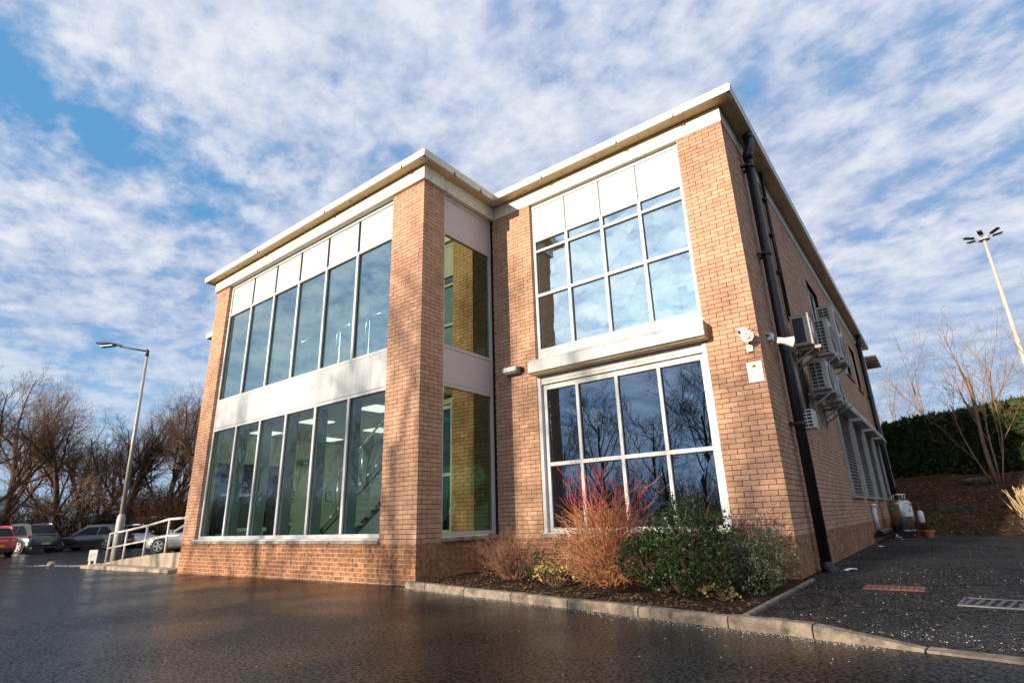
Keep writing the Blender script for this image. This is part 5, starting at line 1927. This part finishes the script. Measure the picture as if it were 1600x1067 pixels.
# stones, ledge and cut stems on the bank
for lab, x0, x1, y, m_ in (('low weathered timber edge half buried in the lower bank', 6.35, 7.35, 17.9, M['stone']),):
    t = thing('timber_edge', lab, 'edging', ((x0 + x1) / 2, y, bank_z((x0 + x1) / 2, y)))
    MB().box(-0.52, 0.0, -0.1, 0.1, -0.15, 0.16).build('beam', M['mossrock'], t, bevel=0.02)
    MB().box(0.015, 0.55, -0.09, 0.11, -0.15, 0.15).build('beam', M['mossrock'], t, bevel=0.02)
rk = MB()
rk.lathe([(0.3, -0.1), (0.42, 0.03), (0.40, 0.12), (0.2, 0.17), (0.02, 0.18)], (0, 0, 0), 'z', 11)
rk.v = [(x * (1.1 + 0.1 * math.sin(i)), y * 0.6, z * (1 + 0.2 * math.sin(i * 1.7))) for i, (x, y, z) in enumerate(rk.v)]
o = rk.build('rock', M['mossrock'])
o.location = (7.75, 21.6, bank_z(7.75, 21.6))
tag(o, 'flat mossy rock at the foot of the slender tree on the bank', 'rock')
ss = MB()
for _ in range(90):
    a = r5.uniform(0, 6.28)
    rr = abs(r5.gauss(0, 0.22))
    p = Vector((math.cos(a) * rr, math.sin(a) * rr, -0.05))
    d = Vector((math.cos(a) * rr * 1.1 + r5.gauss(0, .12), math.sin(a) * rr * 1.1 + r5.gauss(0, .12), 1)).normalized()
    L = r5.uniform(0.4, 0.85)
    ss.tube([p, p + d * L * 0.5, p + (d + rand_perp(r5, d) * 0.1) * L], [0.016, 0.013, 0.009], 4, True)
o = ss.build('cut_shrub', M['straw'])
o.location = (8.72, 17.4, bank_z(8.72, 17.4))
tag(o, 'clump of pale cut back shrub stems on the sunny end of the bank', 'shrub')


# ------------------------------------------------------------------ shrubs in the bed
def leaf(mb, r, p, s, up=0.3, aspect=0.45):
    d = Vector((r.gauss(0, 1), r.gauss(0, 1), r.gauss(up, 0.8))).normalized()
    w = rand_perp(r, d) * s * aspect
    p = Vector(p)
    nrm_ = d.cross(w).normalized() * s * 0.12
    mb.t = min(1, max(0, r.gauss(0.45, 0.28)))
    mb.quad(p, p + d * s * 0.5 + w + nrm_, p + d * s, p + d * s * 0.5 - w + nrm_)


def stems(mb, r, base, n, spread, L0, L1, rad, bend=0.25, sides=4, segs=4, up=0.0):
    tips = []
    for _ in range(n):
        a = r.uniform(0, 6.28)
        q = r.random() ** 0.6
        d = Vector((math.cos(a) * q * spread[0], math.sin(a) * q * spread[1], 1)).normalized()
        p = Vector(base) + Vector((math.cos(a) * q * 0.16, math.sin(a) * q * 0.12, 0))
        L = r.uniform(L0, L1)
        pts = [p]
        for k in range(segs):
            d = (d + rand_perp(r, d) * bend * 0.4 + Vector((0, 0, up))).normalized()
            pts.append(pts[-1] + d * L / segs)
        rr = rad * r.uniform(0.6, 1.2)
        mb.tube(pts, [rr * (1 - 0.7 * k / segs) for k in range(segs + 1)], sides, False)
        tips.append(pts)
    return tips


def shrub(name, label, loc):
    return thing(name, label, 'shrub', loc)


rs = random.Random(4)
# dogwood: tan tangle below, red shoots above
cx, cy = 3.05, 0.55
dg = shrub('dogwood_bush', 'big orange brown dogwood bush with long red shoots in front of the window', (cx, cy, bedz(cx, cy)))
a_, b_ = MB(), MB()
for pts in stems(b_, rs, (0, 0, 0), 120, (1.0, 0.9), 0.5, 0.95, 0.008, 0.5):
    pass
# a rounded dome of tangled old twigs
for _ in range(1900):
    v = Vector((rs.gauss(0, 1), rs.gauss(0, 1), rs.gauss(0, 1))).normalized() * rs.random() ** 0.4
    lump = 1 + 0.22 * mnoise.noise(v * 2.0 + Vector((5, 1, 2)))
    p = Vector((v.x * 0.60 * lump, v.y * 0.52 * lump, 0.42 + v.z * 0.52 * lump))
    if p.z < 0.04:
        continue
    d = (Vector((v.x, v.y, 0.55 + 0.4 * v.z)) + Vector((rs.gauss(0, .55), rs.gauss(0, .55), rs.gauss(0, .45)))).normalized()
    L = rs.uniform(0.14, 0.40)
    pts = [p]
    for k in range(3):
        d = (d + rand_perp(rs, d) * 0.38).normalized()
        pts.append(pts[-1] + d * L / 3)
    rr = rs.uniform(0.0022, 0.0055)
    b_.tube(pts, [rr, rr * 0.85, rr * 0.7, rr * 0.4], 3, False)
tp = stems(a_, rs, (0, 0, 0.35), 52, (0.85, 0.75), 0.65, 1.32, 0.0062, 0.25, 4, 5, 0.03)
for pts in tp:
    for _ in range(3):
        k = rs.randint(2, 4)
        q = pts[k].lerp(pts[k + 1], rs.random())
        ax = (pts[k + 1] - pts[k]).normalized()
        d = (ax + rand_perp(rs, ax) * 0.5).normalized()
        l_ = rs.uniform(0.10, 0.32)
        a_.tube([q, q + d * l_ * 0.5, q + (d + Vector((0, 0, 0.15))) * l_], [0.0038, 0.0032, 0.0018], 3, False)
b_.build('tangled_stems', M['dogtan'], dg)
a_.build('red_shoots', M['dog'], dg)

# small brown twiggy bush at the left end
bb = shrub('twiggy_bush', 'small bare reddish brown twiggy bush by the lobby return window', (1.35, 0.72, bedz(1.35, 0.72)))
mb = MB()
for pts in stems(mb, rs, (0, 0, 0), 220, (1.05, 0.8), 0.3, 0.78, 0.005, 0.5, 3):
    for _ in range(8):
        k = rs.randint(1, 3)
        q = pts[k].lerp(pts[k + 1], rs.random())
        ax = (pts[k + 1] - pts[k]).normalized()
        d = (ax + rand_perp(rs, ax) * 0.8).normalized()
        mb.tube([q, q + d * rs.uniform(0.05, 0.18)], [0.0028, 0.0012], 3, False)
mb.build('twigs', M['brush'], bb)
lf = MB()
for _ in range(1300):
    a, q = rs.uniform(0, 6.28), rs.random() ** 0.5
    leaf(lf, rs, (math.cos(a) * q * 0.6, math.sin(a) * q * 0.45, rs.uniform(0.05, 0.62) * (1.15 - q * 0.6)), rs.uniform(0.012, 0.028))
lf.build('dry_leaves', M['deadleaf'], bb)


def leafy(name, label, loc, blobs, n, ls, m, stem_m, nstem, aspect=0.45, tips=()):
    t = shrub(name, label, loc)
    mb = MB()
    for (bx_, by_, bz_, rx, ry, rz_) in blobs:
        for _ in range(nstem):
            a, q = rs.uniform(0, 6.28), rs.random() ** 0.5
            e = Vector((bx_ + math.cos(a) * rx * q, by_ + math.sin(a) * ry * q, bz_ + rz_ * rs.uniform(-0.3, 0.9)))
            b0_ = Vector((bx_ * 0.5, by_ * 0.5, 0))
            mid_ = b0_.lerp(e, 0.5) + Vector((rs.gauss(0, .05), rs.gauss(0, .05), 0))
            mb.tube([b0_, mid_, e], [0.008, 0.006, 0.003], 3, False)
    mb.build('stems', stem_m, t)
    lm = MB()
    tot = sum(b[3] * b[5] for b in blobs)
    for (bx_, by_, bz_, rx, ry, rz_) in blobs:
        for _ in range(int(n * rx * rz_ / tot)):
            v = Vector((rs.gauss(0, 1), rs.gauss(0, 1), rs.gauss(0, 1))).normalized() * (0.55 + 0.5 * rs.random() ** 0.5)
            k = 1 + 0.28 * mnoise.noise(v * 2.3 + Vector((bx_, by_, 3)))
            p = (bx_ + v.x * rx * k, by_ + v.y * ry * k, max(0.03, bz_ + v.z * rz_ * k))
            if mnoise.noise(Vector(p) * 5.0) < -0.12:
                continue
            leaf(lm, rs, p, rs.uniform(*ls), 0.35, aspect)
    for (tx, ty, tz0, tz1) in tips:
        for _ in range(22):
            f = rs.random()
            leaf(lm, rs, (tx + rs.gauss(0, .018), ty + rs.gauss(0, .018), tz0 + (tz1 - tz0) * f), rs.uniform(*ls), 0.8, aspect)
    lm.build('leaves', m, t)
    return t


gx, gy = 4.15, 0.15
leafy('evergreen_bush', 'dark glossy evergreen bush right of the dogwood', (gx, gy, bedz(gx, gy)),
      [(0.0, 0.0, 0.45, 0.55, 0.5, 0.42), (0.15, 0.25, 0.72, 0.42, 0.38, 0.34), (-0.25, -0.1, 0.36, 0.38, 0.36, 0.3), (0.32, -0.25, 0.30, 0.36, 0.33, 0.28)], 13500, (0.020, 0.042), M['leafdark'], M['bark'], 40,
      tips=[(0.05, 0.3, 0.9, 1.18), (0.18, 0.35, 0.95, 1.16), (-0.08, 0.25, 0.9, 1.1), (0.3, 0.2, 0.85, 1.05), (0.22, 0.2, 0.9, 1.12)])
vx, vy = 4.88, 0.95
leafy('variegated_bush', 'grey green small leaved bush by the brick corner and drainpipe', (vx, vy, bedz(vx, vy)),
      [(0.0, 0.0, 0.34, 0.36, 0.45, 0.33), (-0.22, -0.35, 0.28, 0.36, 0.38, 0.27), (0.02, -0.55, 0.20, 0.26, 0.3, 0.20), (-0.3, 0.3, 0.42, 0.34, 0.3, 0.30)], 11500, (0.013, 0.028), M['leafvar'], M['bark'], 40, 0.5,
      tips=[(-0.25, 0.1, 0.6, 0.85), (0.05, 0.2, 0.55, 0.72), (-0.4, 0.35, 0.7, 0.95), (0.18, 0.1, 0.5, 0.80), (0.15, -0.05, 0.45, 0.7)])
leafy('golden_plant', 'low plant with pale gold leaves between the brown bush and the dogwood', (2.42, 0.18, bedz(2.42, 0.18)),
      [(0.0, 0.0, 0.16, 0.26, 0.2, 0.14), (0.22, -0.06, 0.12, 0.16, 0.16, 0.1)], 420, (0.035, 0.06), M['leafgold'], M['bark'], 12, 0.4)
leafy('low_evergreen', 'low dark green plant behind the golden leaves', (2.05, 0.55, bedz(2.05, 0.55)),
      [(0.0, 0.0, 0.22, 0.36, 0.28, 0.2), (0.1, 0.4, 0.35, 0.2, 0.2, 0.3)], 1900, (0.02, 0.04), M['leafdark'], M['bark'], 18)
leafy('golden_plant', 'low plant with pale gold leaves at the foot of the evergreen bush', (4.72, -0.15, bedz(4.72, -0.15)),
      [(0.0, 0.0, 0.10, 0.22, 0.18, 0.08)], 200, (0.03, 0.05), M['leafgold'], M['bark'], 8, 0.4)
tw = shrub('bare_shrub', 'bare twiggy shrub against the wall behind the evergreen bush', (4.45, 1.35, bedz(4.45, 1.35)))
mb = MB()
for pts in stems(mb, rs, (0, 0, 0), 60, (0.7, 0.4), 0.6, 1.12, 0.006, 0.5, 3):
    for _ in range(7):
        k = rs.randint(1, 3)
        q = pts[k].lerp(pts[k + 1], rs.random())
        ax = (pts[k + 1] - pts[k]).normalized()
        d = (ax + rand_perp(rs, ax) * 0.8).normalized()
        mb.tube([q, q + d * rs.uniform(0.08, 0.25)], [0.003, 0.0012], 3, False)
mb.build('twigs', M['brush'], tw)

# ------------------------------------------------------------------ things seen through the glass
sc_ = thing('staircase', 'open tread steel staircase with glass balustrade inside the lobby', 'staircase', (-5.4, 1.7, 0.6))
run, rise, nst = 0.262, 0.175, 10
for yy in (0.0, 1.0):
    MB().hexa([(-0.1, yy, 0.0), (0.16, yy, 0.0), (nst * run + 0.1, yy, nst * rise - 0.05), (nst * run - 0.16, yy, nst * rise - 0.05),
               (-0.1, yy + 0.05, 0.0), (0.16, yy + 0.05, 0.0), (nst * run + 0.1, yy + 0.05, nst * rise - 0.05), (nst * run - 0.16, yy + 0.05, nst * rise - 0.05)]).build('stringer', M['stair'], sc_)
for i in range(nst):
    MB().box(i * run + 0.02, i * run + 0.30, 0.052, 0.998, (i + 1) * rise - 0.05, (i + 1) * rise).build('tread', M['tread'], sc_)
MB().box(nst * run, nst * run + 1.3, -0.02, 2.4, nst * rise - 0.12, nst * rise).build('landing', M['stair'], sc_)
MB().tube([(-0.3, 0, 0.75), (0.1, 0, 0.95), (nst * run, 0, nst * rise + 0.95), (nst * run + 0.1, 0, nst * rise + 1.15), (nst * run + 1.2, 0, nst * rise + 1.15)], 0.028, 10).build('handrail', M['chrome'], sc_, smooth=True)
for i in (0, 3.3, 6.6, 10):
    MB().tube([(i * run, -0.01, i * rise + 0.05), (i * run, -0.01, i * rise + 0.95)], 0.022, 8).build('post', M['chrome'], sc_, smooth=True)
for i in (0, 3.3, 6.6):
    a, b = i + 0.15, i + 3.15
    MB().hexa([(a * run, -0.006, a * rise + 0.15), (b * run, -0.006, b * rise + 0.15), (b * run, 0.006, b * rise + 0.15), (a * run, 0.006, a * rise + 0.15),
               (a * run, -0.006, a * rise + 0.85), (b * run, -0.006, b * rise + 0.85), (b * run, 0.006, b * rise + 0.85), (a * run, 0.006, a * rise + 0.85)]).build('glass_panel', M['glass_clear'], sc_)
for i in range(9):
    MB().box(nst * run - i * run - 0.05, nst * run - i * run + 0.23, 1.3, 2.35, nst * rise + (i + 1) * rise - 0.05, nst * rise + (i + 1) * rise).build('tread', M['tread'], sc_)
MB().hexa([(nst * run + 0.2, 1.25, nst * rise - 0.05), (nst * run + 0.42, 1.25, nst * rise - 0.05), (nst * run - 9 * run + 0.1, 1.25, nst * rise + 9 * rise), (nst * run - 9 * run - 0.16, 1.25, nst * rise + 9 * rise),
           (nst * run + 0.2, 1.3, nst * rise - 0.05), (nst * run + 0.42, 1.3, nst * rise - 0.05), (nst * run - 9 * run + 0.1, 1.3, nst * rise + 9 * rise), (nst * run - 9 * run - 0.16, 1.3, nst * rise + 9 * rise)]).build('stringer', M['stair'], sc_)

bl = thing('balustrade', 'chrome rails and glass along the upper floor edge inside', 'balustrade', (-4.6, 0.75, 3.985))
for x in (-0.9, 1.0, 2.05):
    MB().tube([(x, 0, 0), (x, 0, 1.10), (x + 0.06, 0, 1.20), (x + 0.14, 0, 1.24), (x + 0.8, 0, 1.24)], 0.024, 10).build('hoop_rail', M['chrome'], bl, smooth=True)
    MB().tube([(x + 0.12, 0, 0), (x + 0.12, 0, 1.15)], 0.014, 8).build('post', M['chrome'], bl)
for a, b in ((-0.85, 0.95), (1.12, 2.0), (2.2, 3.0)):
    MB().box(a, b, -0.006, 0.006, 0.06, 1.05).build('glass_panel', M['glass_clear'], bl)
chx = thing('office_chair', 'blue office chair standing behind the upper floor rail', 'chair', (-4.3, 2.1, 3.985))
MB().box(-0.24, 0.24, -0.05, 0.03, 0.65, 1.25).build('backrest', M['blue'], chx, bevel=0.04)
MB().box(-0.25, 0.25, -0.5, -0.05, 0.48, 0.57).build('seat', M['blue'], chx, bevel=0.03)
MB().tube([(0, -0.25, 0.06), (0, -0.25, 0.48)], 0.03, 10).build('column', M['chrome'], chx)
for k in range(5):
    a = k * 1.2566
    MB().bar((0, -0.25, 0.08), (0.28 * math.cos(a), -0.25 + 0.28 * math.sin(a), 0.04), 0.04, 0.03).build('leg', M['black'], chx)
ex = thing('exit_sign', 'green emergency exit sign with white symbol hanging in the lobby', 'sign', (-8.1, 3.05, 2.68))
MB().box(-0.03, 0.03, -0.24, 0.24, -0.08, 0.08).build('box', M['green'], ex)
mb = MB()
mb.box(0.031, 0.034, -0.02, 0.03, -0.05, 0.05).box(0.031, 0.034, 0.06, 0.18, -0.012, 0.012)
mb.v += [(0.033, -0.10, 0.0), (0.033, -0.05, -0.045), (0.033, -0.05, 0.045)]
mb.face(len(mb.v) - 3, len(mb.v) - 2, len(mb.v) - 1)
mb.build('symbol', M['white'], ex)
MB().tube([(0, 0, 0.08), (0, 0, 0.62)], 0.008, 6).build('rod', M['chrome'], ex)
for lab, z, c in (('red fire call point on the lobby wall', 1.82, M['red']), ('small dark notice under the fire call point', 1.62, M['ink'])):
    t = thing('wall_fitting', lab, 'wall fitting', (-8.178, 2.72, z))
    MB().box(0, 0.04, -0.06, 0.06, -0.06, 0.06).build('case', c, t, bevel=0.005)
    MB().box(0.041, 0.044, -0.03, 0.03, -0.025, 0.03).build('button', M['white'], t)
for i, (y, z, lab) in enumerate(((3.6, 1.75, 'small framed notice left of the pair on the lobby wall'), (3.95, 1.75, 'dark framed notice right of the pair on the lobby wall'))):
    t = thing('framed_notice', lab, 'picture frame', (-8.178, y, z))
    MB().box(0, 0.02, -0.11, 0.11, -0.15, 0.15).build('frame', M['ink'], t)
    MB().box(0.0201, 0.022, -0.09, 0.09, -0.13, 0.13).build('sheet', M['inwhite'], t)
pp = thing('potted_plant', 'spiky potted plant inside the lobby behind the third pane', 'plant', (-5.6, 1.0, 0.6))
MB().lathe([(0.15, 0), (0.19, 0.30), (0.21, 0.34), (0.18, 0.34)], (0, 0, 0), 'z', 20).build('pot', M['black'], pp)
mb = MB()
for _ in range(70):
    a, e = rs.uniform(0, 6.28), rs.uniform(0.3, 1.2)
    L = rs.uniform(0.35, 0.62)
    d = Vector((math.cos(a) * math.cos(e), math.sin(a) * math.cos(e), math.sin(e)))
    p = Vector((0, 0, 0.36))
    m1, m2 = p + d * L * 0.6, p + d * L + Vector((0, 0, -0.10))
    w = Vector((-math.sin(a), math.cos(a), 0)) * 0.013
    mb.t = rs.random()
    mb.quad(p - w, p + w, m1 + w, m1 - w)
    mb.tri(m1 - w, m1 + w, m2)
mb.build('leaves', M['leafdark'], pp)
bn = thing('lobby_bench', 'pale low bench inside the lobby beneath the door bars', 'bench', (-7.7, 1.2, 0.6))
MB().box(-0.2, 0.2, -0.5, 0.5, 0.22, 0.32).build('seat', M['inwhite'], bn, bevel=0.02)
for y in (-0.4, 0.4):
    MB().box(-0.15, 0.15, y - 0.03, y + 0.03, 0, 0.22).build('leg', M['inwhite'], bn)
